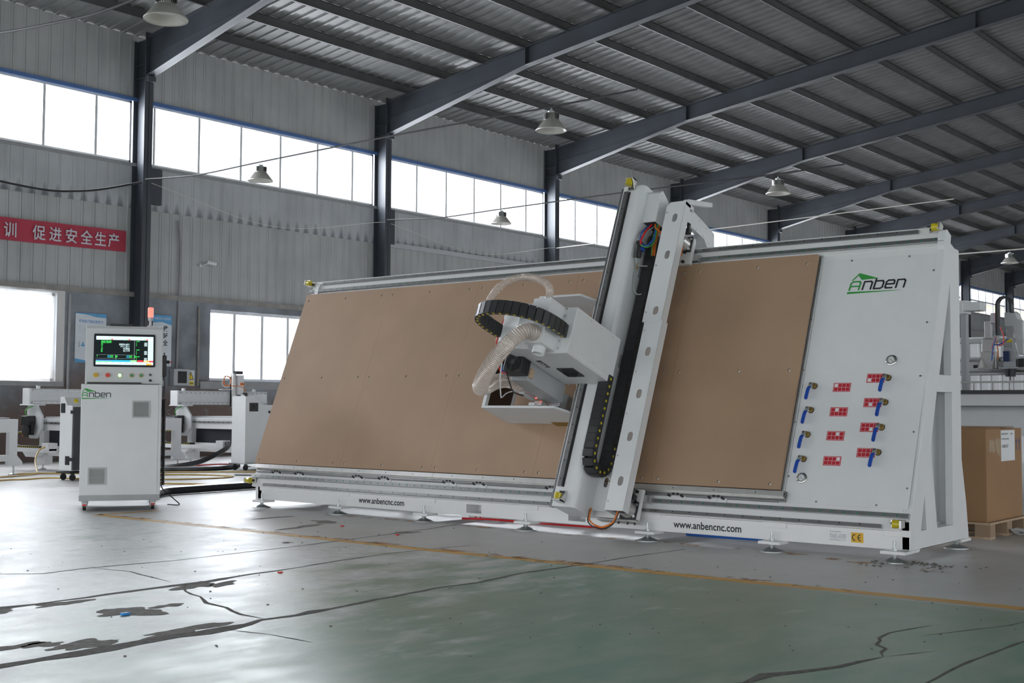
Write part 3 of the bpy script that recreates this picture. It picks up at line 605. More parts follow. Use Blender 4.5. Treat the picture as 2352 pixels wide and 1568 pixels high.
# tilted faces
x0, x1 = MX0 + .02, MX1 - .06
part(MB().box(x0, x1, -.13, .028, -.04, 0, T3), 'lower_rail_mount', 'white', .003)
part(MB().box(x0, x1, 2.148, 2.325, -.05, .002, T3), 'upper_rail_mount', 'white', .003)
part(MB().box(x0 + .04, x1, 2.26, 2.335, -.16, -.05, T3), 'upper_beam', 'white', .004)
part(MB().box(-10.74, -4.44, .03, 2.146, -.03, .012, T3), 'bed_plate', 'gray', .002)
part(MB().box(-4.47, x1, .028, 2.148, -.02, -.002, T3), 'front_panel', 'white', .0)
part(MB().prism(rrect(-4.415, -3.452, .030, 2.095, .02), .0, .004, TP(-.002)), 'access_panel', 'white2', .0015)
part(MB().box(-4.468, -4.432, .11, 2.12, -.002, .012, T3).box(-4.436, -4.432, .11, 2.12, .004, .016, T3), 'edge_strip', 'white2', .0015)
for sx, sy in [(-4.182, 2.082), (-3.704, 2.082), (-3.4955, 1.945), (-3.493, 1.507), (-3.49, 1.0665), (-3.4846, .622), (-3.4775, .187), (-3.691, .05), (-4.1645, .05), (-4.4465, 2.007), (-4.4438, 1.566), (-4.4391, 1.1235), (-4.4363, .683), (-4.4276, .2415)]:
    h = .012 if sx < -4.43 else .002
    part(MB().cyl(T3(sx, sy, h), T3(sx, sy, h + .006), .0085, .0075, 10).mat(1).cyl(T3(sx, sy, h + .006), T3(sx, sy, h + .0064), .004, n=6), 'panel_screw', ['zinc', 'black'])
# linear rails and racks
def lin_rail(s0, s1, xa, xb, dots, base):
    o = part(MB().box(xa, xb, s0, s1, 0, .014, T3).box(xa, xb, s0 + .003, s1 - .003, .014, .020, T3).box(xa, xb, s0, s1, .020, .030, T3), 'linear_rail', 'steel', .001)
    m = MB(); x = xa + .06
    while x < xb - .03: m.cyl(T3(x, (s0 + s1) / 2, .030), T3(x, (s0 + s1) / 2, .0306), .0075, n=10); x += .1
    tag(part(m, 'rail_plug', 'green', 0, o), kind='stuff'); return o
lin_rail(-.0405, -.0085, MX0 + .005, MX1 - .003, True, 0)
lin_rail(2.1815, 2.2145, MX0 + .005, MX1 - .012, True, 0)
def gear_rack(s0, s1, xa, xb):
    m = MB(); m.box(xa, xb, s0 + .006, s1, 0, .024, T3); x = xa
    while x < xb: m.prism([(x, s0 + .006), (x + .0028, s0), (x + .0058, s0), (x + .0086, s0 + .006)], 0, .024, lambda u, v, h: T3(u, v, h)); x += .0115
    o = part(m, 'gear_rack', 'steel'); m = MB(); x = xa + .05
    while x < xb - .02: m.cyl(T3(x, (s0 + s1) / 2 + .004, .024), T3(x, (s0 + s1) / 2 + .004, .0246), .0055, n=8); x += .16
    tag(part(m, 'rack_bolt', 'dark', 0, o), kind='stuff')
gear_rack(-.1235, -.0965, -10.557, -3.630); gear_rack(2.273, 2.3015, -10.597, -3.655)
# brown bed boards
BX = [-10.765, -9.4086, -8.1449, -6.8917, -5.6313, -4.4555]
HX = [(-10.70, -10.088, -9.52), (-9.352, -8.812, -8.255), (-8.088, -7.556, -6.990), (-6.83, -6.28, -5.731), (-5.572, -5.002, -4.549)]
for i in range(5):
    a, c = BX[i] + .0007, BX[i + 1] - .0007; hs = [circ(h, s, .0125, 12) for h in HX[i] for s in (.158, 1.111, 2.062)]
    out = rect(a, c, .1145, 2.1425)
    if i == 4: out = [(a, .1145), (c, .1145), (c, 2.128), (c - .012, 2.1425), (a, 2.1425)]
    o = part(MB().plate(out, hs, .030, .050, T3), 'bed_board', 'mdf')
    part(MB().box(a, c - .001, .116, 2.135, .012, .030, T3), 'backing', 'mdf_edge', 0, o)
    for h in HX[i]:
        for s in (.158, 1.111, 2.062): part(MB().cyl(T3(h + .001, s, .0305), T3(h + .001, s, .042), .0095, n=12), 'bolt_cap', 'dial', 0, o)
# clamping ledge
LX = [-10.722, -9.35, -8.085, -6.84, -5.655, -4.4115]
for i in range(5):
    a, c = LX[i] + .001, LX[i + 1] - .001
    o = part(MB().box(a, c, .0595, .104, .012, .060, T3).box(a, c, .050, .0595, .012, .040, T3), 'bed_ledge', 'alu', .0015)
    for x in (a + .25, a + .63, a + 1.0): part(MB().cyl(T3(x, .083, .0600), T3(x, .083, .0604), .0055, n=10), 'hole', 'dark', 0, o)
    part(MB().box(a, c, .030, .050, .0, .030, T3), 'lower_profile', 'steel', .001, o)
o = part(MB().box(-4.4113, -4.4085, .056, .104, .012, .060, T3), 'ledge_end', 'dark')
for q in ((.06, .07, .015, .025), (.09, .1, .015, .025), (.06, .07, .045, .057), (.09, .1, .045, .057), (.075, .085, .03, .042)): part(MB().box(-4.4086, -4.407, *q, T3), 'profile_web', 'alu', 0, o)
for x in (-10.388, -10.017, -9.13, -8.758, -7.89, -7.513, -6.656, -5.383, -5.006):
    o = part(MB().box(x - .09, x + .085, -.004, .045, 0, .010, T3).box(x - .005, x + .002, -.004, .045, .010, .014, T3), 'support_bracket', 'white', .002)
    for dx, s in ((-.066, .030), (-.025, .043), (.016, .043), (.055, .030)): part(MB().cyl(T3(x + dx, s, .010), T3(x + dx, s, .034), .0125, n=10), 'clamp_knob', 'black', .002, o)
# levelling feet
def foot(x, y, plate_z=.06, front=True):
    o = MB()
    if front:
        o.box(x - .085, x + .10, 8.545, 8.70, plate_z, plate_z + .022)
        o.box(x - .105, x + .095, 8.658, 8.672, .176, .224)
    else: o.box(x - .08, x + .08, y - .08, y + .1, plate_z, plate_z + .022)
    o = part(o, 'foot_bracket', 'white', .002)
    m = MB(); m.lathe([(.096, 0), (.096, .006), (.075, .013), (.04, .026), (.022, .034), (.0, .036)], (x, y, 0), n=24); m.cyl((x, y, .036), (x, y, .150), .0105, n=10)
    m.lathe([(.0, .034), (.016, .036), (.018, .044), (.012, .05)], (x, y, 0), n=12)
    for z0, z1, r in ((.048, .060, .021), (plate_z + .022, plate_z + .038, .021)): m.cyl((x, y, z0), (x, y, z1), r, n=6, smooth=False)
    part(m, 'leveling_foot', 'zinc', 0, o)
for x, y in ((-10.535, 8.605), (-9.33, 8.60), (-8.144, 8.61), (-6.9, 8.61), (-5.615, 8.61), (-4.487, 8.61), (-3.515, 8.60)): foot(x, y)
for x in (-10.45, -8.2, -5.8, -3.50): foot(x, 9.80, .058, False)
# yellow end stops
def stop(p, dx, T, w=.055):
    # p in plate coordinates; dx=+1 faces right
    x, s = p
    m = MB(); m.box(x - .05 * dx, x - .035 * dx, s - w / 2, s + w / 2, 0, .085, T).box(x - .05 * dx, x + .055 * dx, s - w / 2, s + w / 2, 0, .014, T)
    m.prism([(0.014, -.036), (.085, -.036), (.014, .03)], s - w / 2, s - w / 2 + .008, lambda u, v, h: T(x + dx * v, h, u))
    o = part(m, 'stop_bracket', 'alu', .0015)
    part(MB().cyl(T(x - .035 * dx, s, .052), T(x + .02 * dx, s, .052), .030, .033, 18), 'bumper', 'polyu', .004, o)
    for k in (.028, .044): part(MB().cyl(T(x + k * dx, s, .014), T(x + k * dx, s, .024), .009, n=10), 'bolt', 'black', 0, o)
TFb = lambda u, v, h: V((u, 8.648 - h, v))
stop((-10.745, .283), 1, TFb); stop((-3.50, .272), -1, TFb); stop((-10.79, 2.292), 1, T3); stop((-3.512, 2.296), -1, T3)
# gauges, valves, zone plates
def gauge(x, s):
    o = part(MB().lathe([(.0, 0), (.043, 0), (.043, .006), (.040, .009), (.033, .010), (.031, .016), (.028, .016), (.028, .008)], T3(x, s, .002), T3(0, 0, 1) - T3(0, 0, 0), 28), 'pressure_gauge', 'chrome')
    part(MB().cyl(T3(x, s, .008), T3(x, s, .0095), .0285, n=28), 'dial', 'dial', 0, o)
    m = MB()
    for k in range(11):
        a = math.radians(225 - 27 * k); m.flat([(x + r * math.cos(a + e), s + r * math.sin(a + e)) for r, e in ((.021, -.05), (.025, -.05), (.025, .05), (.021, .05))], .0, TP(.0101))
    stroke(m, [(x - .012, s + .010), (x + .019, s - .016)], .0024, TP(.0104), 0); m.flat(circ(x, s, .003, 10), .0, TP(.0106)); part(m, 'needle', 'ink', 0, o, fix=False)
    for k in range(3):
        a = PI / 2 + k * 2 * PI / 3; part(MB().cyl(T3(x + .037 * math.cos(a), s + .037 * math.sin(a), .009), T3(x + .037 * math.cos(a), s + .037 * math.sin(a), .012), .0045, n=8), 'screw', 'zinc', 0, o)
gauge(-3.7313, 1.1987); gauge(-4.3124, .2305)
def valve(x, s):
    o = part(MB().cyl(T3(x + .012, s + .003, .002), T3(x + .012, s + .003, .030), .0215, .020, 14).mat(1).lathe([(.022, 0), (.025, 0), (.025, .003), (.022, .003)], T3(x + .012, s + .003, .0022), T3(0, 0, 1) - T3(0, 0, 0), 16), 'ball_valve', ['brass', 'dark'])
    a = MB(); a.box(x - .020, x + .014, s - .016, s + .020, .030, .046, T3); a.cyl(T3(x, s + .006, .046), T3(x, s + .006, .058), .011, n=6, smooth=False)
    part(a, 'bonnet', 'chrome', .003, o)
    lev = [(0, .012, .050), (-.003, -.020, .053), (-.005, -.045, .066), (-.008, -.095, .070), (-.009, -.122, .070)]
    m = MB()
    for i in range(len(lev) - 1):
        (ax, as_, an), (bx, bs, bn) = lev[i], lev[i + 1]; w = .0135 if i > 0 else .012; m.mat(0 if i < 1 else 1)
        t = .005 if i < 1 else .009
        m.add([T3(x + ax - w, s + as_, an), T3(x + ax + w, s + as_, an), T3(x + bx + w, s + bs, bn), T3(x + bx - w, s + bs, bn), T3(x + ax - w, s + as_, an + t), T3(x + ax + w, s + as_, an + t), T3(x + bx + w, s + bs, bn + t), T3(x + bx - w, s + bs, bn + t)], [(0, 1, 2, 3), (4, 5, 6, 7), (0, 1, 5, 4), (1, 2, 6, 5), (2, 3, 7, 6), (3, 0, 4, 7)])
    m.cyl(T3(x - .009, s - .122, .070), T3(x - .009, s - .122, .079), .0135, n=14)
    L_ = part(m, 'lever', ['zinc', 'blue'], 0, o)
for x, s in ((-4.3418, .9864), (-4.3383, .7843), (-4.3343, .5815), (-4.3339, .3814), (-3.7489, 1.0501), (-3.7456, .8514), (-3.745, .6503), (-3.7444, .452)): valve(x, s)
PL = [((-4.1707, 1.0163), (0, 0)), ((-4.166, .8135), (1, 0)), ((-4.1623, .6169), (2, 0)), ((-4.1587, .4145), (3, 0)), ((-3.907, 1.0898), (0, 1)), ((-3.9028, .8903), (1, 1)), ((-3.9016, .69), (2, 1)), ((-3.8997, .4873), (3, 1))]
for (x, s), (ci, ri) in PL:
    w, h = .142, .074
    o = part(MB().box(x, x + w, s - h, s, .002, .0035, T3), 'zone_plate', 'redp' if 0 else 'red')
    m = MB()
    for k in range(5):
        g = x + .007 + k * (w - .014) / 4; m.flat(rect(g - .0009, g + .0009, s - h + .006, s - .006), 0, TP(.0038))
    for k in range(3):
        g = s - .006 - k * (h - .012) / 2; m.flat(rect(x + .007, x + w - .007, g - .0009, g + .0009), 0, TP(.0039))
    cw, chh = (w - .014) / 4, (h - .012) / 2
    m.flat(rect(x + .007 + ci * cw + .004, x + .007 + (ci + 1) * cw - .004, s - .006 - (ri + 1) * chh + .003, s - .006 - ri * chh - .003), 0, TP(.0041))
    part(m, 'grid_print', 'paper', 0, o, fix=False)
# prints
logo('maker_logo', mc, lambda u, v, h: T3(-4.176 + u, 1.782 + v, .003 + h), .985)
for u0, v0, w in ((-9.103, .126, .636), (-5.403, .120, .622)):
    m = MB(); put_text(m, 'www.anbencnc.com', .082, TF, u0, v0, .0015, 1, .0016, w); part(m, 'web_address', 'ink', fix=False)
o = part(MB().prism(rrect(-3.872, -3.777, .111, .184, .004), .0, .001, TF), 'ce_sticker', 'ce')
m = MB()
def arc(cx, cy, r, a0, a1, w, n=14):
    P = [(cx + (r + w / 2) * math.cos(a0 + (a1 - a0) * i / n), cy + (r + w / 2) * math.sin(a0 + (a1 - a0) * i / n)) for i in range(n + 1)]
    Q = [(cx + (r - w / 2) * math.cos(a0 + (a1 - a0) * i / n), cy + (r - w / 2) * math.sin(a0 + (a1 - a0) * i / n)) for i in range(n + 1)]
    m.add([TF(*p, .0016) for p in P + Q], [(i, i + 1, n + 2 + i, n + 1 + i) for i in range(n)])
arc(-3.840, .1475, .0215, PI * .5, PI * 1.5, .007); arc(-3.797, .1475, .0215, PI * .5, PI * 1.5, .007); m.flat(rect(-3.817, -3.799, .1445, .1505), .0016, TF); part(m, 'ce_mark', 'ink', 0, o, fix=False)
o = part(MB().prism(rect(-4.047, -3.903, .111, .19), 0, .0006, TF), 'rating_plate', 'paper')
m = MB()
for t, v in (('Wood Engraving Machine', .178), ('Model: A-3000      G.W: 6500KG', .158), ('S.N.: AB220330101   Voltage: 380V 3P 50HZ', .147), ('S.W.: AB220330101   Date: 2022/03/27', .136), ('Shandong Anben Machinery Co., Ltd   CE', .117)): put_text(m, t, .0085, TF, -4.040, v, .001, 1, .0001, .09 if v > .17 else .128)
m.flat(rect(-4.04, -3.912, .1285, .1293), .001, TF); part(m, 'plate_print', 'ink', 0, o, fix=False)
# ------------------------------------------------------------ gantry
def TB(m, *a): return m.box(*a, T3)
BXR = -6.084
b = MB(); b.prism([(-6.312, .12), (BXR, .12), (BXR, .370), (BXR - .006, .392), (BXR - .020, .408), (BXR - .045, .415), (-6.312, .415)], -.2345, 2.80, lambda u, v, h: T3(u, h, v))
gb = part(b, 'gantry_beam', 'white2', .003)
for s in (2.02, 1.15): part(MB().box(BXR - .004, BXR + .0008, s - .06, s + .06, .19, .235, T3), 'cable_window', 'gray', 0, gb)
m = MB(); m.box(-6.346, -6.312, -.237, 2.79, .366, .402, T3); part(m, 'gantry_rail', 'steel', .002)
m = MB(); m.box(-6.2855, -6.245, -.065, 2.735, .415, .437, T3); s = -.065
while s < 2.72: m.prism([(-6.245, s), (-6.238, s + .003), (-6.238, s + .006), (-6.245, s + .009)], .415, .437, lambda u, v, h: T3(u, v, h)); s += .0125
o = part(m, 'gantry_rack', 'steel')
for k in range(18): part(MB().cyl(T3(-6.266, .0 + .16 * k, .437), T3(-6.266, .16 * k, .4375), .006, n=8), 'bolt', 'dark', 0, o)
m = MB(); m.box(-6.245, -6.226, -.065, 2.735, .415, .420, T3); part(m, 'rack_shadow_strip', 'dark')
# gantry end stops (bumpers face along the beam)
TG = lambda sg: (lambda u, v, h: T3(-6.205 + (v), u, .415 + h))
def gstop(s, sg):
    T = lambda a, b_, h: T3(-6.222 + b_, s + sg * a, .415 + h)
    o = part(MB().box(-.05, -.035, -.035, .04, 0, .085, T).box(-.05, .055, -.035, .04, 0, .014, T).prism([(-.05, .014), (-.05, .085), (.04, .014)], .032, .04, lambda u, v, h: T(u, h, v)), 'stop_bracket', 'alu', .0015)
    part(MB().cyl(T(-.035, -.006, .052), T(.02, -.006, .052), .030, .033, 18), 'bumper', 'polyu', .004, o)
    for k in (-.012, .016): part(MB().cyl(T(.040, k, .014), T(.040, k, .026), .009, n=10), 'bolt', 'black', 0, o)
gstop(2.80, -1); gstop(-.155, 1)
# cable tray: back plate and slotted cover with its side flange
part(MB().plate(rect(BXR, -5.925, -.18, 2.62), [slot(-6.005, .07, .042, .085)], .148, .152, T3), 'tray_back', 'white2', .001)
m = MB(); m.cyl(T3(-5.99, .075, .115), T3(-5.965, .085, .15), .012, n=8).cyl(T3(-5.985, .05, .12), T3(-5.96, .05, .15), .010, n=8); part(m, 'brass_fitting', 'brass')
NC = .34
SL = [slot(-5.729, q, .05, .082) for q in (.034, .419, .798, 1.182)]
part(MB().plate(rect(-5.830, -5.646, -.217, 1.475), SL, NC - .003, NC, T3).box(-5.649, -5.646, -.217, 1.475, NC - .085, NC, T3).box(-5.830, -5.827, -.217, 1.475, .16, NC, T3), 'tray_cover', 'white2', .001)
m = MB().plate(rect(-5.852, -5.660, 1.46, 2.59), [slot(-5.738, 1.563, .05, .082), slot(-5.739, 2.097, .05, .082), slot(-5.743, 2.461, .05, .082)], NC, NC + .003, T3).box(-5.663, -5.660, 1.46, 2.62, NC - .085, NC + .003, T3).box(-5.852, -5.849, 1.46, 2.59, .16, NC, T3)
m.prism([(-5.852, 2.59), (-5.82, 2.625), (-5.66, 2.625), (-5.66, 2.59)], .20, NC, T3); part(m, 'tray_cover', 'white2', .001)
for q in (-.14, .25, .62, 1.0, 1.38, 1.55, 2.0, 2.52): part(MB().cyl(T3(-5.81 - .022 * (q > 1.46), q, NC + .003 * (q > 1.46)), T3(-5.81 - .022 * (q > 1.46), q, NC + .003 * (q > 1.46) + .0025), .007, n=8), 'cover_screw', 'zinc')
# top cable hood
m = MB(); m.prism([(2.452, .335), (2.735, .345), (2.765, .325), (2.765, .31), (2.645, .05), (2.452, .05)], BXR, -5.945, lambda u, v, h: T3(h, u, v))
hood = part(m, 'cable_hood', 'white2', .003)
for q in ((2.72, .315), (2.63, .325), (2.54, .32), (2.47, .315), (2.70, .2)): part(MB().cyl(T3(-5.945, q[0], q[1]), T3(-5.9425, q[0], q[1]), .005, n=8), 'screw', 'zinc', 0, hood)
part(MB().box(BXR + .01, -5.955, 2.449, 2.452, .08, .325, T3), 'hood_opening', 'dark', 0, hood)
# cable arm over the back
W3 = lambda u, v, h: V((-5.74 + h, u, v))
part(MB().prism([(9.36, 2.86), (9.41, 2.945), (9.82, 2.965), (9.82, 2.925), (9.445, 2.90), (9.40, 2.84)], -.012, .045, W3), 'arm_top', 'white2', .002)
m = MB(); m.plate([(9.43, 2.84), (9.50, 2.90), (9.945, 2.70), (9.945, 2.36), (9.83, 2.36), (9.83, 2.55), (9.765, 2.63), (9.38, 2.77)], [], -.02, -.01, W3); m.prism([(9.43, 2.84), (9.50, 2.90), (9.945, 2.70), (9.945, 2.36), (9.93, 2.36), (9.93, 2.69), (9.49, 2.885)], -.20, -.02, W3); m.box(-.20, -.19, 9.38, 9.93, 2.36, 2.7, lambda a, y, z: V((-5.74 + a, y, z)))
arm = part(m, 'cable_arm', 'white2', .002)
for q in ((9.55, 2.85), (9.68, 2.79), (9.80, 2.735), (9.92, 2.68), (9.93, 2.55), (9.62, 2.70), (9.74, 2.655), (9.84, 2.60), (9.86, 2.5)): part(MB().cyl(W3(*q, -.01), W3(*q, -.006), .006, n=8), 'screw', 'zinc', 0, arm)
# carriages on the two rails, with servo motors
def carriage(s0, s1, ms, up):
    xr = -5.662
    c = part(MB().box(BXR - .16, xr, s0, s1, .055, .092, T3), 'rail_carriage', 'white', .003)
    part(MB().box(xr, xr + .055, (.0 - .05) if not up else 2.172, .005 if not up else 2.225, .02, .056, T3).box(xr + .05, xr + .06, (-.058 if not up else 2.164), (.012 if not up else 2.232), .015, .06, T3), 'bearing_block', 'zinc', .002, c)
    for q in ((-5.83, ms + .165), (-5.778, ms + .165), (-5.711, ms + .164), (-5.707, ms + .077)) if not up else ((-5.80, 2.244), (-5.732, 2.24), (-5.797, 2.148), (-5.73, 2.147)): part(MB().cyl(T3(*q, .092), T3(*q, .110), .0135, n=12), 'cap_bolt', 'black', .002, c)
    a, s2 = -5.752, ms
    f = part(MB().box(a - .08, a + .078, s2 - .075, s2 + .075, .092, .108, T3), 'motor_flange', 'black', .003)
    for q in ((a + .062, s2 + .05), (a + .060, s2 - .05)): part(MB().cyl(T3(*q, .108), T3(*q, .116), .014, .012, 12), 'flange_bolt', 'zinc', 0, f)
    part(MB().cyl(T3(a, s2, .108), T3(a, s2, .205), .070, .062, 26), 'gearbox', 'alu', .004, f)
    part(MB().box(a - .058, a + .052, s2 - .058, s2 + .058, .205, .32, T3), 'servo_motor', 'black', .012, f)
    part(MB().box(a + .03, a + .085, s2 + .07, s2 + .115, .15, .20, T3).tube([T3(a + .06, s2 + .10, .18), T3(a + .07, s2 + .15, .19), T3(a + .03, s2 + .17, .19)], .018, 8), 'connector', 'black', .004, f)
    return c
carriage(-.215, .045, -.143, False); carriage(2.125, 2.375, 2.315, True)
part(MB().box(-6.06, -5.68, -.236, -.226, .02, .10, T3), 'carriage_rim', 'alu')
for k in (-5.86, -5.77, -5.70): part(MB().cyl(T3(k, -.226, .06), T3(k, -.252, .06), .008, n=8), 'adjust_bolt', 'black')
part(MB().tube(spline([T3(*p) for p in [(-6.05, -.18, .22), (-6.004, -.281, .28), (-5.958, -.322, .29), (-5.9, -.344, .3), (-5.842, -.352, .3), (-5.79, -.333, .3), (-5.752, -.298, .29), (-5.74, -.20, .27)]], 6), .0075, 8), 'motor_cable', 'orange')
part(MB().tube(spline([T3(*p) for p in [(-6.06, -.19, .22), (-6.02, -.295, .27), (-5.97, -.338, .285), (-5.9, -.361, .295), (-5.838, -.366, .295), (-5.78, -.343, .295), (-5.745, -.30, .285), (-5.735, -.20, .265)]], 6), .006, 8), 'encoder_cable', 'black')
part(MB().tube(spline([T3(*p) for p in [(-5.735, 2.36, .18), (-5.715, 2.30, .2), (-5.70, 2.24, .2), (-5.71, 2.18, .18), (-5.76, 2.14, .15), (-5.82, 2.13, .13)]], 6), .0075, 8), 'motor_cable', 'orange')
part(MB().tube(spline([T3(*p) for p in [(-5.79, 2.36, .2), (-5.785, 2.30, .21), (-5.76, 2.22, .2), (-5.78, 2.16, .17), (-5.83, 2.125, .13)]], 6), .006, 8), 'encoder_cable', 'black')
# ---- energy chains: links swept along a path in one plane
def chain(name, P, a0, a1, th, link, T, pins=True, inner=True, lim=None, pin_side=1):
    """P: polyline (p,q) in the sweep plane; link boxes span a0..a1 along the third axis"""
    pts = [V((x, y, 0)) for x, y in P]; out = []; acc = 0; out.append(pts[0])
    i = 0; cur = pts[0].copy(); rem = link
    for j in range(1, len(pts)):
        seg = pts[j] - cur
        while seg.length >= rem and seg.length > 1e-9: cur = cur + seg.normalized() * rem; out.append(cur.copy()); seg = pts[j] - cur; rem = link
        rem -= seg.length; cur = pts[j].copy()
    m = MB(); ap = a1 if pin_side > 0 else a0
    for k in range(len(out) - 1):
        a, b_ = out[k], out[k + 1]; t = (b_ - a).normalized(); q = V((-t.y, t.x, 0)); e = link * .02
        a2, b2 = a + t * e, b_ - t * e; m.mat(0)
        for w0, w1, h0, h1 in ((a0, a0 + .014, -th / 2, th / 2), (a1 - .014, a1, -th / 2, th / 2), (a0 + .01, a1 - .01, th / 2 - .008, th / 2 + .001), (a0 + .01, a1 - .01, -th / 2 - .001, -th / 2 + .008)):
            vs = []
            for w in (w0, w1):
                for h in (h0, h1):
                    for p in (a2, b2): r = p + q * h; vs.append(T(r.x, r.y, w))
            m.add(vs, [(0, 1, 3, 2), (4, 6, 7, 5), (0, 4, 5, 1), (2, 3, 7, 6), (0, 2, 6, 4), (1, 5, 7, 3)])
        m.mat(2); c0, c1 = a + t * link * .90, a + t * link * 1.0
        for h in (th / 2, -th / 2 - .0025):
            vs = [T((c + q * hh).x, (c + q * hh).y, w) for w in (a0 + .02, a1 - .02) for hh in (h, h + .0025) for c in (c0, c1)]
            m.add(vs, [(0, 1, 3, 2), (4, 6, 7, 5), (0, 4, 5, 1), (2, 3, 7, 6), (0, 2, 6, 4), (1, 5, 7, 3)])
        if pins and k < (lim or 999):
            m.mat(1); c = (a + b_) / 2 if 0 else b_ - t * link * .5; r = .0115
            P0 = T(c.x, c.y, ap); N_ = (T(c.x, c.y, ap + pin_side * .002) - P0); m.cyl(P0, P0 + N_, r, n=12)
    o = part(m, name, ['chain', 'polyu', 'dark']); return o
def arcpts(cx, cy, r, a0, a1, n=14): return [(cx + r * math.cos(a0 + (a1 - a0) * i / n), cy + r * math.sin(a0 + (a1 - a0) * i / n)) for i in range(n + 1)]
# gantry chain: plane (s, n), wide along x
cp = [(.92, .450)] + [(.92 - .05 * i, .450) for i in range(1, 14)] + arcpts(.235, .318, .132, PI / 2, 3 * PI / 2, 16) + [(.26 + .05 * i, .186) for i in range(44)]
chain('gantry_cable_chain', cp, -6.065, -5.965, .070, .066, lambda p, q, w: T3(w, p, q), lim=19)
# ---- coloured leads spilling from the hood
for nm, mm, r, P in (('air_tube', 'bluew', .007, [(-6.03, 2.50, .26), (-6.045, 2.43, .29), (-6.035, 2.35, .36), (-6.03, 2.272, .39), (-6.02, 2.21, .38)]), ('air_tube', 'redp', .0085, [(-6.0, 2.49, .27), (-6.02, 2.42, .30), (-6.012, 2.334, .36), (-6.009, 2.225, .40), (-6.01, 2.20, .38)]), ('air_tube', 'bluew', .009, [(-5.97, 2.48, .26), (-5.962, 2.38, .28), (-5.955, 2.30, .29), (-5.97, 2.22, .33), (-6.0, 2.19, .36)]),
    ('earth_wire', 'greenw', .006, [(-5.96, 2.48, .27), (-5.95, 2.36, .28), (-5.945, 2.26, .29), (-5.945, 2.198, .34), (-5.96, 2.171, .38), (-6.003, 2.188, .40)]), ('power_lead', 'orange', .008, [(-5.99, 2.48, .28), (-5.965, 2.42, .29), (-5.94, 2.39, .30), (-5.90, 2.36, .24)]), ('power_lead', 'orange', .008, [(-5.975, 2.49, .25), (-5.972, 2.36, .255), (-5.972, 2.26, .25), (-5.975, 2.16, .23)]), ('power_lead', 'orange', .008, [(-5.955, 2.49, .25), (-5.952, 2.36, .255), (-5.952, 2.26, .25), (-5.955, 2.16, .23)]), ('signal_lead', 'greenw', .006, [(-5.99, 2.49, .25), (-5.99, 2.36, .255), (-5.988, 2.26, .25), (-5.985, 2.16, .23)]),
    ('grey_lead', 'gray', .006, [(-6.0, 2.46, .24), (-6.01, 2.36, .33), (-6.025, 2.30, .38), (-6.05, 2.22, .39), (-6.06, 2.10, .35), (-6.055, 2.04, .32), (-6.02, 2.03, .30), (-5.99, 2.05, .25)]), ('grey_lead', 'gray', .006, [(-6.06, 2.03, .31), (-6.07, 1.93, .30), (-6.065, 1.83, .28), (-6.04, 1.78, .25), (-6.01, 1.79, .22)]), ('black_lead', 'black', .007, [(-5.99, 2.47, .23), (-5.995, 2.36, .27), (-6.0, 2.28, .30), (-6.0, 2.2, .30), (-6.0, 2.1, .3)])):
    part(MB().tube(spline([T3(*p) for p in P], 6), r, 8), nm, mm)
o = part(MB().cyl(T3(-6.035, 2.20, .375), T3(-6.035, 2.09, .355), .030, n=14).box(-6.055, -6.015, 2.195, 2.235, .35, .40, T3), 'air_regulator', 'black', .003); part(MB().box(-6.018, -5.995, 2.15, 2.215, .33, .38, T3), 'solenoid', 'blue', .003, o); part(MB().cyl(T3(-6.05, 2.05, .32), T3(-6.05, 1.99, .31), .006, n=8), 'nipple', 'brass', 0, o)
# ------------------------------------------------------------ tool head
PC = lambda u, v, h: T3(u, h, v)      # (x, n) polygons extruded along s
hb = part(MB().box(-6.10, -5.97, .867, 1.262, .425, 1.096, T3).box(-5.972, -5.968, .905, 1.262, .425, 1.093, T3), 'head_housing', 'white2', .003)
for q in ((1.225, 1.05), (1.235, .88), (1.235, .72), (1.235, .55), (.93, 1.06), (.925, .9), (.925, .73), (.925, .57)): part(MB().cyl(T3(-5.968, *q), T3(-5.9655, *q), .0045, n=8), 'screw', 'zinc', 0, hb)
CV = [(-6.10, .44), (-6.10, 1.10), (-6.27, 1.10), (-6.30, 1.20), (-6.44, 1.225), (-6.66, 1.17), (-6.66, 1.11), (-6.5566, 1.105), (-6.4916, .975), (-6.49, .44)]
cv = part(MB().prism(CV, .867, 1.262, PC), 'spindle_cover', 'offwhite', .003)
part(MB().prism([(-5.972, .428), (-5.972, 1.094), (-6.27, 1.094), (-6.30, 1.195), (-6.44, 1.22), (-6.64, 1.17), (-6.64, 1.11), (-6.5566, 1.106), (-6.4916, .975), (-6.482, .428)], .855, .868, PC), 'cover_base', 'offwhite', .002, cv)
part(MB().plate(rect(-6.297, -6.125, .607, .785), [], .846, .856, PC).prism(circ(-6.211, .696, .07, 24), .840, .846, PC), 'vent_fan', 'black', .004, cv)
m = MB()
for r in (.02, .034, .048, .062): m.plate(circ(-6.211, .696, r + .003, 28), [circ(-6.211, .696, r - .003, 28)], .836, .841, PC)
part(m, 'fan_grille', 'rubber', 0, cv)
m = MB(); 
m.mat(0).prism([(-6.345, .805), (-6.345, .955), (-6.392, .955), (-6.392, .805)], .8535, .8552, PC); m.mat(1)
Tb = lambda u, v, h: T3(-6.352 - (.040 - v) , .8532 - h, .94 - u); put_text(m, 'CNC', .042, Tb, .012, .006, .0006, 1.2, .002); part(m, 'name_sticker', ['ink', 'paper'], 0, cv, fix=False)
for k in range(5): part(MB().cyl(T3(-6.475 + .002 * k, .856, .92 - .105 * k), T3(-6.475, .845, .92 - .105 * k), .008, n=8), 'cover_bolt', 'zinc', 0, cv)
for k in (-6.40, -6.24, -6.06): part(MB().cyl(T3(k, .856, .445), T3(k, .843, .445), .008, n=8), 'cover_bolt', 'zinc', 0, cv)
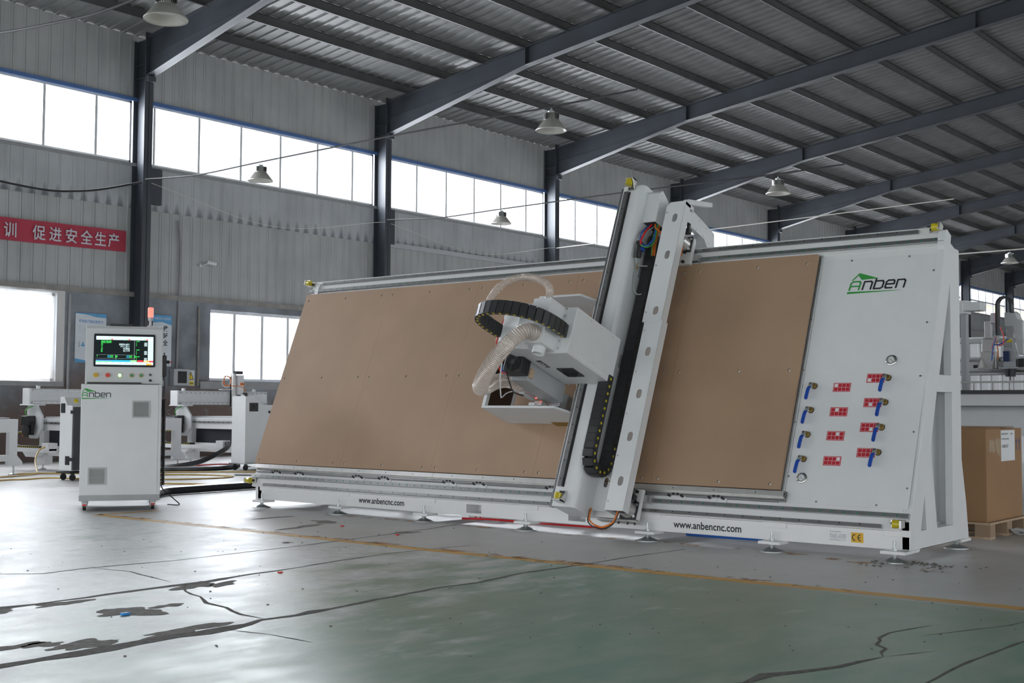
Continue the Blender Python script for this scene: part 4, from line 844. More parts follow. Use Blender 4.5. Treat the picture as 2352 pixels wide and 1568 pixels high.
fl_ = part(MB().box(-6.10, -6.045, .875, 1.26, 1.096, 1.101, T3), 'duct_flange', 'white2')
for q in ((-6.069, 1.247), (-6.07, 1.184), (-6.0695, .961), (-6.0666, .8936)): part(MB().cyl(T3(*q, 1.101), T3(*q, 1.109), .0095, n=8), 'bolt', 'zinc', 0, fl_)
d1 = part(MB().box(-6.27, -6.09, 1.13, 1.262, 1.096, 1.30, T3), 'upper_dust_box', 'white2', .003)
d2 = part(MB().box(-6.266, -6.09, .869, 1.005, 1.096, 1.292, T3), 'lower_dust_box', 'white2', .003)
part(MB().lathe([(.054, .0), (.054, .062), (.050, .062), (.050, 0)], T3(-6.182, .87, 1.195), T3(0, -1, 0) - T3(0, 0, 0), 28), 'duct_stub', 'white2', 0, d2)
part(MB().cyl(T3(-6.195, 1.262, 1.205), T3(-6.195, 1.29, 1.205), .031, n=20), 'duct_stub', 'white2', 0, d1)
part(MB().lathe([(.033, 0), (.036, 0), (.036, .012), (.033, .012)], T3(-6.195, 1.285, 1.205), T3(0, 1, 0) - T3(0, 0, 0), 20), 'hose_clamp', 'zinc', 0, d1)
part(MB().lathe([(.055, 0), (.058, 0), (.058, .014), (.055, .014)], T3(-6.178, .945, 1.292), T3(0, 0, 1) - T3(0, 0, 0), 24), 'hose_clamp', 'zinc', 0, d2)
# head energy chain: plane (x, n), tall along s
hp = [(-6.02, 1.12), (-6.005, 1.2), (-6.014, 1.32), (-6.04, 1.43), (-6.108, 1.525), (-6.205, 1.593), (-6.325, 1.632), (-6.445, 1.632), (-6.545, 1.597), (-6.61, 1.54), (-6.652, 1.46), (-6.668, 1.355), (-6.667, 1.245), (-6.667, 1.13)]
hp = [(p.x, p.y) for p in spline([(a, b_, 0) for a, b_ in hp], 6)]
chain('head_cable_chain', hp, .980, 1.090, .045, .062, lambda p, q, w: T3(p, w, q), pin_side=-1)
# hoses
def hose(name, P, r, pitch, wire_r):
    pts = spline([T3(*p) for p in P], 26); dense = [pts[0]]
    for i in range(1, len(pts)):
        n = max(1, int((pts[i] - pts[i - 1]).length / .0022)); dense += [pts[i - 1] + (pts[i] - pts[i - 1]) * k / n for k in range(1, n + 1)]
    L_ = [0]
    for i in range(1, len(dense)): L_.append(L_[-1] + (dense[i] - dense[i - 1]).length)
    step = pitch / 4; pick = [dense[0]]; t = step
    for d, l in zip(dense, L_):
        if l >= t: pick.append(d); t += step
    rad = [r * (1 + .045 * math.cos(2 * PI * i / 4)) for i in range(len(pick))]
    o = part(MB().tube(pick, rad, 28, cap=False), name, 'pvc')
    # coil
    tt = [(pick[min(i + 1, len(pick) - 1)] - pick[max(i - 1, 0)]).normalized() for i in range(len(pick))]; u = tt[0].orthogonal().normalized(); fr = []
    for t_ in tt: u = (u - t_ * u.dot(t_)).normalized(); fr.append((u.copy(), t_.cross(u)))
    C = []; n = 20; turns = int(len(pick) / 4)
    for k in range(turns * n):
        x = k / n * 4; i = min(int(x), len(pick) - 2); fq = x - i; c = pick[i].lerp(pick[i + 1], fq); a = 2 * PI * k / n
        C.append(c + (fr[i][0] * math.cos(a) + fr[i][1] * math.sin(a)) * (r * 1.03))
    part(MB().tube(C, wire_r, 5, cap=False), 'coil', 'coil', 0, o); return o
hose('dust_hose', [(-6.178, .945, 1.29), (-6.178, .94, 1.36), (-6.21, .90, 1.415), (-6.278, .816, 1.445), (-6.391, .722, 1.42), (-6.524, .627, 1.35), (-6.665, .560, 1.24), (-6.775, .548, 1.12), (-6.825, .605, 1.0), (-6.83, .685, .9), (-6.81, .745, .8), (-6.785, .765, .7), (-6.77, .765, .62)], .061, .0175, .0030)
hose('dust_hose', [(-6.195, 1.285, 1.205), (-6.20, 1.34, 1.205), (-6.226, 1.40, 1.2), (-6.294, 1.458, 1.2), (-6.4, 1.502, 1.2), (-6.525, 1.525, 1.2), (-6.631, 1.503, 1.22), (-6.712, 1.434, 1.25), (-6.752, 1.357, 1.27), (-6.775, 1.28, 1.28), (-6.78, 1.18, 1.27), (-6.74, 1.08, 1.22)], .030, .0105, .0018)
# spindle motor under the cover
sp = part(MB().box(-6.640, -6.462, .690, .852, .40, .93, T3), 'spindle_motor', 'gray', .006)
part(MB().box(-6.648, -6.455, .722, .885, .93, 1.05, T3), 'fan_shroud', 'black', .008, sp)
m = MB(); cx, cs = -6.55, .806
for r in (.03, .042, .054, .066, .077): m.plate(circ(cx, cs, r + .002, 30), [circ(cx, cs, r - .002, 30)], 1.05, 1.056, T3)
m.cyl(T3(cx, cs, 1.05), T3(cx, cs, 1.058), .024, n=20)
for k in range(4): a = k * PI / 4; m.box(-.078, .078, -.0018, .0018, 1.05, 1.055, lambda x, y, z: T3(cx + x * math.cos(a) - y * math.sin(a), cs + x * math.sin(a) + y * math.cos(a), z))
part(m, 'fan_grille', 'rubber', 0, sp)
part(MB().box(-6.462, -6.440, .72, .80, .88, .925, T3), 'cable_clip', 'wood', .002, sp)
part(MB().box(-6.61, -6.49, .66, .80, .22, .40, T3).cyl(T3(-6.55, .73, .22), T3(-6.55, .73, .14), .03, n=14), 'spindle_nose', 'zinc', .003, sp)
part(MB().box(-6.70, -6.62, .64, .68, .22, .48, T3).box(-6.69, -6.63, .61, .64, .25, .40, T3), 'air_cylinder', 'alu', .003, sp)
for k in range(3): part(MB().cyl(T3(-6.69 + .03 * k, .70, .47), T3(-6.69 + .03 * k, .735, .47), .011, n=12), 'fitting', 'frame', 0, sp)
part(MB().box(-6.80, -6.74, .70, .76, .42, .60, T3).box(-6.75, -6.68, .63, .66, .42, .50, T3), 'dust_nozzle', 'frame', .006, sp)
part(MB().cyl(T3(-6.665, .688, .515), T3(-6.665, .688, .522), .006, n=10), 'status_light', mat('red_led', (1, .03, .02), .4, emit=6.), 0, sp)
for nm, mm, r, P in (('air_tube', 'paper', .0055, [(-6.52, .74, 1.22), (-6.525, .66, 1.2), (-6.535, .592, 1.17), (-6.62, .515, 1.02), (-6.665, .53, .95), (-6.735, .62, .82), (-6.76, .685, .7), (-6.765, .73, .6)]), ('power_lead', 'black', .006, [(-6.56, .76, 1.12), (-6.57, .69, 1.06), (-6.60, .645, .97), (-6.684, .635, .8), (-6.70, .66, .65)]), ('air_tube', 'redp', .007, [(-6.60, .80, 1.14), (-6.615, .74, 1.14), (-6.61, .70, 1.1), (-6.575, .70, 1.05)]), ('air_tube', 'redp', .008, [(-6.73, .80, .62), (-6.70, .765, .54), (-6.675, .735, .49)]), ('lead', 'bluew', .006, [(-6.61, .76, 1.1), (-6.62, .72, 1.08), (-6.58, .69, 1.04)]), ('air_tube', 'redp', .006, [(-6.68, 1.16, 1.15), (-6.69, 1.05, 1.16), (-6.69, .95, 1.16), (-6.68, .88, 1.13)])):
    part(MB().tube(spline([T3(*p) for p in P], 7), r, 8), nm, mm)
# guard frame round the tool: top plate, bottom plate, posts
gx0, gx1 = -7.283, -6.44
for s0, s1, ga in ((.604, .626, gx0), (1.672, 1.692, gx0 + .36)):
    part(MB().prism([(ga, .10), (ga, .50), (gx1 - .02, .50), (gx1 + .11, .30), (gx1 + .11, .24), (gx1 - .01, .10)], s0, s1, PC), 'guard_plate', 'offwhite', .002)
part(MB().box(gx0, gx0 + .035, .626, 1.672, .46, .50, T3).box(gx0, gx0 + .03, .626, 1.672, .10, .13, T3), 'guard_post', 'white2', .002)
part(MB().box(gx0 + .005, gx0 + .012, .626, 1.672, .13, .46, T3), 'guard_side_window', clear_mat('smoked_panel', (.35, .30, .28), .6, .1, (.03, .025, .025)))
part(MB().box(gx0 + .29, gx0 + .33, .626, .80, .10, .14, T3), 'guard_post', 'gray', .002)
for s0, s1 in ((.626, .85), (1.30, 1.672)): part(MB().box(gx1 - .015, gx1 + .015, s0, s1, .245, .275, T3), 'guard_post', 'white2', .002)
part(MB().box(gx1 - .30, gx1 - .06, .60, .66, .055, .15, T3), 'dust_brush', mat('brush_bristle', (.30, .19, .06), .8, var=.4, scale=60))
# ============================================================ control cabinet
cO = V((-11.5612, 7.0526, 0)); cR = V((.5446, .8387, 0)); cB = V((-.8387, .5446, 0)); CWD, CDP = .803, .72
TC = lambda u, d, z: cO + cR * u + cB * d + V((0, 0, z))
cab = thing('control_cabinet', 'tall white control cabinet on castors with a lit screen and a red beacon', 'control cabinet', cO)
def cp_(mb, name, m, bevel=0., parent=None, **k): return mb.build(name, m, parent or cab, bevel, **k)
FC = lambda h0: (lambda u, v, h: TC(u, -(h0 + h), v))
cp_(MB().box(0, CWD, 0, CDP, .10, 1.310, TC), 'body', 'white2', .004)
cp_(MB().box(-.001, CWD + .001, -.003, CDP * .98, .10, .158, TC), 'plinth', mat('plinth_grey', (.40, .42, .43), .45), .003)
cp_(MB().box(.002, CWD - .03, -.006, 0, .16, 1.306, TC), 'door', 'white2', .003)
# console: leaning front
LEAN = .145
m = MB(); pf = [(.03, 1.310), (.03 + LEAN, 1.90), (.055 + LEAN, 1.93), (.62, 1.93), (.68, 1.31)]
m.prism(pf, .033, CWD + .005, lambda u, v, h: TC(h, u, v)); con = cp_(m, 'console', 'white2', .006)
CL = lambda h0: (lambda u, v, h: TC(u, .03 + LEAN * (v - 1.31) / .59 - (h0 + h), v))
bez = cp_(MB().prism(rrect(.113, .731, 1.493, 1.843, .012), 0, .012, CL(0)), 'screen_bezel', 'black', .002)
E_ = lambda n, c, s=1.0: mat('screen_' + n, c, .3, emit=s, var=.01)
SCR = [E_('dark', (.006, .010, .011), .9), E_('white', (.62, .78, .80), .95), E_('green', (.06, .75, .12), .9), E_('red', (.75, .04, .06), .9), E_('cyan', (.03, .45, .62), .9), E_('bluebar', (.10, .28, .75), .9), E_('orange', (.90, .45, .06), .9), E_('lime', (.35, .85, .35), .9), E_('grey', (.25, .30, .30), .9)]
m = MB(); X0, X1, Z0, Z1 = .1345, .712, 1.515, 1.818; SW, SH = X1 - X0, Z1 - Z0
def q_(i, a, b_, c, d, h=.0): m.mat(i).flat(rect(X0 + a * SW, X0 + b_ * SW, Z0 + c * SH, Z0 + d * SH), h, CL(.0125))
q_(0, 0, 1, 0, 1, 0); q_(1, 0, 1, .87, 1, .0006); q_(1, .905, 1, .15, .9, .0006); q_(1, 0, 1, 0, .10, .0006); q_(5, 0, .27, .125, .165, .0006); q_(2, 0, .27, .10, .125, .0006); q_(4, .27, .60, .10, .165, .0006); q_(7, .60, .71, .10, .165, .0006); q_(3, .72, .82, .10, .165, .0006); q_(6, .83, .93, .10, .165, .0006); q_(3, .935, 1, .10, .165, .0006)
q_(6, .88, .975, .0, .055, .0012)
for i, a in ((7, .225), (3, .26), (7, .515), (3, .56), (7, .83), (3, .87)): q_(i, a, a + .035, .875, .91, .0012)
q_(8, .665, .672, .165, .87, .0006); q_(8, 0, .665, .345, .352, .0006); q_(8, 0, .665, .215, .222, .0006); q_(8, .345, .35, .165, .345, .0006)
for a in (.20, .53):
    for j, c in enumerate((.30, .255)): q_(4, a, a + .05, c, c + .022, .001); q_(2, a + .05, a + .10, c, c + .022, .001); q_(2, a + .13, a + .17, c, c + .022, .001)
for c in (.82, .52, .28):
    q_(2, .70, .76, c, c + .02, .001)
    for j in range(4): q_(2, .70, .708, c - .05 - .035 * j, c - .03 - .035 * j, .001); q_(1, .84, .89, c - .05 - .035 * j, c - .03 - .035 * j, .001)
for j in range(9): q_(8, .915, .985, .19 + .075 * j, .20 + .075 * j, .0012)
for j in range(8): q_(8, .04 + .115 * j, .10 + .115 * j, .055, .07, .0012); q_(8, .06 + .14 * j if j < 6 else .9, .10 + .14 * j if j < 6 else .95, .945, .957, .0012)
TS = CL(.0135); m.mat(2)
put_text(m, '机械坐标', .030, TS, X0 + .085 * SW, Z0 + .765 * SH, .0006, 1, .0006, .105)
for i, c in enumerate('XYZB'): put_text(m, c, .026, TS, X0 + .085 * SW, Z0 + (.69 - .082 * i) * SH, .0006, 1.1, .0006)
for c, a in (('F', .015), ('S', .36)): put_text(m, c, .020, TS, X0 + a * SW, Z0 + .275 * SH, .0006, 1.1, .0004)
m.mat(1)
for i, c in enumerate(('3503.651', '711.311', '0.002', '0.119')): put_text(m, c, .024, TS, X0 + .585 * SW, Z0 + (.69 - .075 * i) * SH, .0006, 1.22, .0006, None, 'RIGHT')
cp_(m, 'screen', SCR, 0, bez, fix=False)
for u, v in ((.155, 1.862), (.25, 1.862), (.60, 1.863), (.70, 1.862), (.135, 1.472), (.23, 1.472), (.59, 1.474), (.69, 1.474)): cp_(MB().cyl(CL(0)(u, v, 0), CL(0)(u, v, .004), .004, n=8), 'screw', 'zinc', 0, con)
def button(u, v, name, ring, cap, prot=.02, r=.021, em=0, cr=.013):
    o = cp_(MB().cyl(CL(0)(u, v, 0), CL(0)(u, v, .008), r, n=22), name, ring, .001); cp_(MB().cyl(CL(0)(u, v, .008), CL(0)(u, v, .008 + prot), cr, cr * 1.02, 18), 'cap', cap, .002, o)
button(.1398, 1.4047, 'knob_button', 'yellow', 'ce', .02, .025, cr=.019); button(.2577, 1.4044, 'emergency_stop', 'yellow', 'redp', .025, .024, cr=.022)
button(.3776, 1.4041, 'start_button', 'ce', mat('lit_green', (.45, 1, .55), .3, emit=1.1), .008, .024, cr=.018); gb_ = mat('green_button', (.03, .30, .22), .35)
button(.498, 1.4038, 'green_button', 'ce', gb_, .008, .023, cr=.016); button(.5932, 1.4048, 'green_button', 'ce', gb_, .008, .023, cr=.016)
for v in (1.412, 1.352):
    o = cp_(MB().cyl(CL(0)(.6855, v, 0), CL(0)(.6855, v, .012), .014, n=16), 'selector_switch', 'black', .001); cp_(MB().box(-.003, .003, -.012, .012, 0, .006, lambda a, b_, c: CL(.012)(.6855 + a + b_ * .6, v + b_, c)), 'lever', 'zinc' if v > 1.4 else 'black', 0, o)
cp_(MB().box(.62, .63, -.012, .0, 1.0, 1.01, TC) if 0 else MB().cyl(CL(.012)(.6855, 1.352, 0), CL(.05)(.68, 1.345, 0), .004, n=8), 'key', 'black')
cp_(MB().box(.055, .595, -.008, .16, 1.312, 1.330, TC), 'keyboard', 'black', .004)
cp_(MB().box(.60, .775, -.005, .03, 1.311, 1.316, TC), 'mouse_mat', 'rubber', .001)
cp_(MB().box(.27, .50, .22, .42, 1.931, 1.955, TC), 'router_box', 'black', .005)
# vents
for u0, v0 in ((.507, .957), (.082, .264)):
    w = .183
    o = cp_(MB().plate(rrect(u0, u0 + w, v0, v0 + w, .004), [rect(u0 + .016, u0 + w - .016, v0 + .018, v0 + w - .014)], 0, .008, FC(.006)), 'vent_grille', 'lgray', .0012)
    cp_(MB().flat(rect(u0 + .014, u0 + w - .014, v0 + .014, v0 + w - .012), .0006, FC(.006)), 'filter', 'dark', 0, o, fix=False)
    for k in range(11): z = v0 + .024 + k * .0135; cp_(MB().add([FC(.006)(u, v, h) for v, h in ((z, .009), (z + .0085, .002)) for u in (u0 + .012, u0 + w - .012)], [(0, 1, 3, 2)]).add([FC(.006)(u, v, h) for v, h in ((z, .009), (z - .002, .009)) for u in (u0 + .012, u0 + w - .012)], [(0, 1, 3, 2)]), 'louvre', 'lgray', 0, o, fix=False)
logo('maker_logo', cab, lambda u, v, h: TC(.006 + u, -(.0065 + h), 1.153 + v), .615, sh=.0)
# castors
for u, d in ((.055, .07), (.735, .07), (.735, .65), (.055, .65)):
    o = cp_(MB().box(u - .035, u + .035, d - .035, d + .035, .088, .10, TC).box(u - .026, u - .018, d - .03, d + .05, .03, .09, TC).box(u + .018, u + .026, d - .03, d + .05, .03, .09, TC).box(u - .026, u + .026, d - .036, d - .02, .045, .09, TC), 'castor', 'frame', .003)
    c = TC(u, d + .02, .037); cp_(MB().cyl(c - cR * .017, c + cR * .017, .037, n=20), 'wheel', 'rubber', .003, o)
    cp_(MB().box(u - .020, u + .020, d - .062, d - .030, .050, .066, TC), 'brake_pedal', 'redp', .004, o); cp_(MB().box(u - .026, u + .026, d - .066, d - .030, .066, .082, TC), 'pedal_cap', 'frame', .004, o)
# beacon
b0 = TC(.682, .30, 1.93)
o = cp_(MB().lathe([(.034, 0), (.034, .012), (.014, .02), (.012, .065), (.026, .075), (.026, .11), (0, .112)], b0, n=20), 'beacon', 'frame')
cp_(MB().lathe([(.029, .11), (.029, .205), (.022, .214), (0, .216)], b0, n=20), 'lamp_shade', mat('lit_red_beacon', (1, .16, .12), .3, emit=1.6), 0, o)
# side door seam, handle, pendant with coiled lead
TSd = lambda d, z, h: TC(CWD + h, d, z)
cp_(MB().box(.05, .66, .17, 1.285, 0, .004, TSd), 'side_door', 'white2', .002)
cp_(MB().box(.10, .14, .66, .80, .004, .010, TSd), 'side_handle', 'lgray', .002)
cp_(MB().box(.30, .36, 1.30, 1.36, .0, .03, TSd), 'pendant_hook', 'frame', .002)
pd = cp_(MB().box(.28, .36, 1.40, 1.63, .008, .055, TSd), 'hand_pendant', 'black', .01)
cp_(MB().cyl(TSd(.33, 1.56, .055), TSd(.33, 1.56, .085), .018, n=12), 'dial', 'black', 0, pd); cp_(MB().cyl(TSd(.31, 1.63, .03), TSd(.31, 1.66, .03), .006, n=8), 'antenna', 'black', 0, pd); cp_(MB().cyl(TSd(.33, 1.56, .085), TSd(.33, 1.56, .11), .006, n=8), 'red_button', 'redp', 0, pd)
P = [TSd(.32, 1.40, .03), TSd(.32, 1.30, .035), TSd(.33, 1.18, .03)]
cp_(MB().tube(spline(P, 6), .008, 8), 'pendant_lead', 'black', 0, pd)
m = MB(); C = []
for k in range(58 * 10): a = 2 * PI * k / 10; z = 1.16 - .93 * k / 580; C.append(TSd(.34 + .021 * math.cos(a), z, .035 + .021 * math.sin(a)))
cp_(m.tube(C, .0055, 5), 'coiled_lead', 'rubber', 0, pd); cp_(MB().tube(spline([C[-1], TSd(.36, .18, .05), TSd(.40, .08, .16), TSd(.43, .012, .22), TSd(.5, .012, .1)], 6), .006, 6), 'lead_tail', 'rubber', 0, pd)
# ============================================================ bench routers by the window wall
def bench_router(yl, xe, label, spindle):
    xb, wd_ = -19.42, 2.10; y0, y1 = yl + .03, yl + wd_
    r = thing('bench_router', label, 'machine', (xb, yl, 0), 'white bench routers by the window wall')
    W = lambda x, y, z: V((x, y, z)); P = lambda mb, n, m, bv=.004, p=None: mb.build(n, m, p or r, bv)
    P(MB().box(xb, xe, y0, y1, .80, .86), 'table_top', 'offwhite'); P(MB().box(xb + .05, xe - .02, y0 + .12, y1 - .12, .86, .885), 'spoil_board', 'gray')
    P(MB().box(xb + .1, xe, y0, y0 + .08, .66, .80), 'side_beam', 'white'); P(MB().box(xb + .1, xe, y1 - .08, y1, .66, .80), 'side_beam', 'white')
    rl = P(MB().box(xb + .1, xe, y0 - .02, y0, .765, .80), 'side_rail', 'steel', .001)
    for k in range(int((xe - xb - .2) / .14)): P(MB().cyl((xb + .2 + .14 * k, y0 - .02, .783), (xb + .2 + .14 * k, y0 - .022, .783), .012, n=8), 'rail_bolt', 'dark', 0, rl)
    P(MB().box(xb + .12, xe - .02, y0 + .10, y0 + .11, .40, .67), 'skirt_panel', mat('dark_blue_panel', (.012, .016, .026), .5), 0)
    P(MB().box(xb + .05, xe, y0, y0 + .10, .24, .40), 'lower_beam', 'white')
    for x in (xb + .10, xe - .12): P(MB().box(x, x + .12, y1 - .12, y1 - .02, .14, .70), 'leg', 'white')
    P(MB().box(xb + .08, xb + .22, y0, y0 + .12, .38, .70).prism([(xb + .02, .38), (xb + .24, .38), (xb + .34, .26), (xb + .34, .10), (xb + .02, .10), (xb + .02, .2)], -.04, .10, lambda u, v, h: W(u, y0 + h, v)), 'leg', 'white')
    hs = [rect(y0 + .14, y1 - .13, .31, .655), rect(y0 + .155, y1 - .142, .152, .212)]
    P(MB().plate([(y0 - .002, .862), (y1 + .003, .861), (y1, .30), (y1 + .09, .20), (y1 + .09, .14), (y0 - .09, .14), (y0 - .09, .20), (y0, .30)], hs, -.10, 0, lambda u, v, h: W(xe + .012 + h, u, v)), 'end_frame', 'white2')
    for x, y in ((xb + .14, y0 + .04), (xe - .04, y1 - .03), (xe - .04, y0 + .05), (xb + .15, y1 - .06)):
        P(MB().lathe([(.075, 0), (.07, .012), (.02, .03), (0, .03)], (x, y, 0), n=16).cyl((x, y, .02), (x, y, .15), .014, n=8), 'leveling_foot', 'zinc', 0)
    LG = [(-19.60, 1.09), (-19.30, 1.09), (-19.12, .90), (-19.12, .68), (-19.28, .52), (-19.50, .52), (-19.60, .70)]
    for y in (yl - .06, y1 + .02): P(MB().prism(LG, 0, .035, lambda u, v, h: W(u, y + h, v)).box(-19.66, -19.22, y - .10, y + .12, 1.075, 1.095), 'gantry_leg', 'white2')
    bm_ = P(MB().box(-19.79, -19.60, yl - .02, y1 + .02, 1.10, 1.36), 'gantry_beam', 'offwhite'); P(MB().box(-19.80, -19.58, yl - .035, yl + .0, 1.095, 1.365), 'end_cap', 'white2', .003, bm_)
    for z in (1.125, 1.325):
        q = P(MB().box(-19.60, -19.585, yl + .03, y1, z - .014, z + .014), 'beam_rail', 'steel', .001, bm_)
    m = MB()
    for z in (1.125, 1.325):
        y = yl + .08
        while y < y1 - .08: m.box(-19.585, -19.5835, y, y + .075, z - .008, z + .008); y += .105
    tag(P(m, 'rail_marking', 'paper', 0, bm_), kind='stuff')
    for y in (yl + .17, y1 - .25): P(MB().box(-19.74, -19.68, y, y + .05, 1.36, 1.41), 'limit_sensor', 'zinc', .003, bm_)
    # drive: motor, pulley, chain and tray along the side
    P(MB().box(-19.50, -19.30, yl - .22, yl - .07, .74, .90), 'drive_motor', 'black', .01); P(MB().lathe([(0, 0), (.11, 0), (.11, .03), (.09, .035), (0, .035)], (-19.38, yl - .18, .66), (0, -1, 0), 22).box(-19.48, -19.28, yl - .16, yl - .10, .58, .80), 'drive_pulley', 'rubber', .003)
    P(MB().tube(spline([W(-19.45, yl - .16, .90), W(-19.42, yl - .18, 1.0), W(-19.38, yl - .08, 1.07)], 5), .010, 6), 'earth_wire', 'greenw', 0); P(MB().tube(spline([W(-19.52, yl - .2, .88), W(-19.62, yl - .22, .94), W(-19.58, yl - .2, 1.0), W(-19.45, yl - .12, 1.06)], 5), .008, 6), 'power_lead', 'black', 0)
    P(MB().box(-19.49, -19.44, yl - .20, yl - .15, .56, .74), 'switch_bar', 'orange', .004)
    P(MB().box(-19.80, xe - .35, yl - .20, yl - .06, .30, .37), 'chain_tray', 'white2'); P(MB().box(xe - .55, xe - .35, yl - .22, yl - .05, .33, .46), 'tray_box', 'white2'); P(MB().prism([(-19.5, .30), (-18.95, .30), (-19.1, .22), (-19.4, .22)], 0, .12, lambda u, v, h: W(u, yl - .18 + h, v)), 'tray_bracket', 'white2')
    pts = [(-18.95, .385)] + [(-19.75 + .0, .385)] + arcpts(-19.78, .50, .115, -PI / 2, -3 * PI / 2, 10) + [(-19.5, .615)]
    m = MB()
    for i in range(len(pts) - 1):
        (a, c), (b_, d) = pts[i], pts[i + 1]; n = max(1, int(math.hypot(b_ - a, d - c) / .06))
        for k in range(n):
            u0, v0, u1, v1 = a + (b_ - a) * k / n, c + (d - c) * k / n, a + (b_ - a) * (k + .92) / n, c + (d - c) * (k + .92) / n; l = math.hypot(u1 - u0, v1 - v0) or 1; nx, nz = -(v1 - v0) / l * .018, (u1 - u0) / l * .018
            m.mat(0).prism([(u0 + nx, v0 + nz), (u1 + nx, v1 + nz), (u1 - nx, v1 - nz), (u0 - nx, v0 - nz)], -.19, -.08, lambda u, v, h: W(u, yl + h, v)); m.mat(1).cyl(W((u0 + u1) / 2, yl - .19, (v0 + v1) / 2), W((u0 + u1) / 2, yl - .194, (v0 + v1) / 2), .011, n=8)
    P(m, 'cable_chain', ['chain', 'polyu'], 0)
    if spindle:
        ys = yl + 1.30
        c = P(MB().box(-19.58, -19.50, ys - .11, ys - .03, 1.04, 1.72).box(-19.58, -19.54, ys - .11, ys + .12, 1.06, 1.66), 'z_slide', 'alu'); P(MB().box(-19.54, -19.44, ys - .02, ys + .11, 1.30, 1.68), 'z_carriage', 'white2', .004, c)
        P(MB().box(-19.56, -19.46, ys - .06, ys + .10, 1.70, 1.76), 'z_motor', 'black', .006, c); P(MB().box(-19.44, -19.42, ys + .02, ys + .10, 1.48, 1.53), 'orange_plate', 'orange', .002, c)
        P(MB().cyl(W(-19.46, ys + .10, 1.02), W(-19.46, ys + .10, 1.30), .055, n=16), 'spindle', 'zinc', .004, c); P(MB().cyl(W(-19.44, ys + .14, 1.22), W(-19.44, ys + .14, 1.34), .05, n=14), 'dust_boot', 'black', .01, c)
        cl = P(MB().tube([W(-19.52 + .02 * math.sin(t * 3), ys - .25 + .10 * math.cos(t), 1.55 + .11 * math.sin(t)) for t in [k * .4 for k in range(64)]], .008, 5), 'cable_coil', 'frame', 0, c)
        P(MB().tube([W(-19.50 + .02 * math.sin(t * 2.3), ys - .25 + .085 * math.cos(t), 1.56 + .10 * math.sin(t)) for t in [k * .45 for k in range(24)]] + [W(-19.44, ys, 1.46), W(-19.42, ys + .08, 1.44), W(-19.42, ys + .13, 1.36)], .007, 5), 'orange_lead', 'orange', 0, c)
        P(MB().box(-19.62, -19.5, ys - .36, ys - .12, 1.385, 1.40), 'cable_shelf', 'frame', .002, c)
    return r
bench_router(11.01, -18.28, 'white bench router mostly hidden behind the control cabinet and slim cabinet', False)
bench_router(13.98, -17.60, 'white bench router between control cabinet and brown board, carrying a coil of leads', True)
bench_router(7.88, -18.13, 'white bench router cut off by the left edge, only its open end frame showing', False)
# ---- their floor standing cabinets
def machine_cabinet(x0, x1, y0, y1, prof, label, black):
    r = thing('machine_cabinet', label, 'control cabinet', (x0, y0, 0)); P = lambda mb, n, m, bv=.004, p=None: mb.build(n, m, p or r, bv)
    if black:   # sloped top seen from its -Y side, dark door towards the camera
        P(MB().prism([(x0, .14), (x1, .14), (x1, 1.08), (x0 + .19, 1.08), (x0 + .105, 1.205), (x0, 1.205)], 0, y1 - y0, lambda u, v, h: V((u, y0 + h, v))), 'body', 'white2')
        d = P(MB().box(x1, x1 + .03, y0 + .01, y1 - .02, .15, 1.06), 'door', 'mdf_edge')
        for z in (.30, .98): P(MB().box(x1 - .03, x1 + .05, y0 - .012, y0 + .01, z - .02, z + .03), 'hinge', 'black', .003, d)
        P(MB().cyl((x0 + .148, y0 + .16, 1.142), (x0 + .165, y0 + .16, 1.155), .03, n=14), 'button', 'yellow', .002); P(MB().box(x1 + .02, x1 + .09, y0 + .2, y0 + .3, .95, 1.08), 'pendant', 'black', .006)
        for a, b_, c, e in ((x0 + .03, x0 + .14, .972, 1.11), (x0 + .17, x0 + .28, .224, .35)): P(MB().box(a, b_, y0 - .008, y0, c, e), 'vent_fan', 'black', .003)
    else:
        P(MB().prism([(y0, .12), (y1, .12), (y1, 1.10), (y0 + .37, 1.10), (y0 + .17, 1.245), (y0, 1.245)], 0, x1 - x0, lambda u, v, h: V((x0 + h, u, v))), 'body', 'white2')
        P(MB().box(x1, x1 + .008, y0 + .08, y0 + .265, .99, 1.135), 'vent_fan', 'black', .003); P(MB().cyl((x1 + .008, y0 + .17, 1.06), (x1 + .012, y0 + .17, 1.06), .03, n=16), 'fan_hub', 'dark', 0); P(MB().box(x1, x1 + .03, y0 + .49, y0 + .52, .96, 1.0), 'latch', 'black', .002)
    P(MB().box(x0 - .03, x1 + .03, y0 - .03, y1 + .03, .105, .125), 'base_frame', 'rubber' if black else 'zinc')
    for x in (x0 + .04, x1 - .04):
        for y in (y0 + .05, y1 - .05):
            c = P(MB().box(x - .02, x + .02, y - .02, y + .02, .06, .106), 'castor', 'black'); P(MB().cyl((x - .014, y, .045), (x + .014, y, .045), .045, n=16), 'wheel', 'rubber', .003, c)
machine_cabinet(-16.485, -16.16, 9.725, 10.35, 0, 'slim white cabinet with a dark door and two small fans, left of the control cabinet', True)
machine_cabinet(-16.98, -16.62, 13.20, 13.98, 0, 'white cabinet with a sloping top and a black fan beside the brown board edge', False)
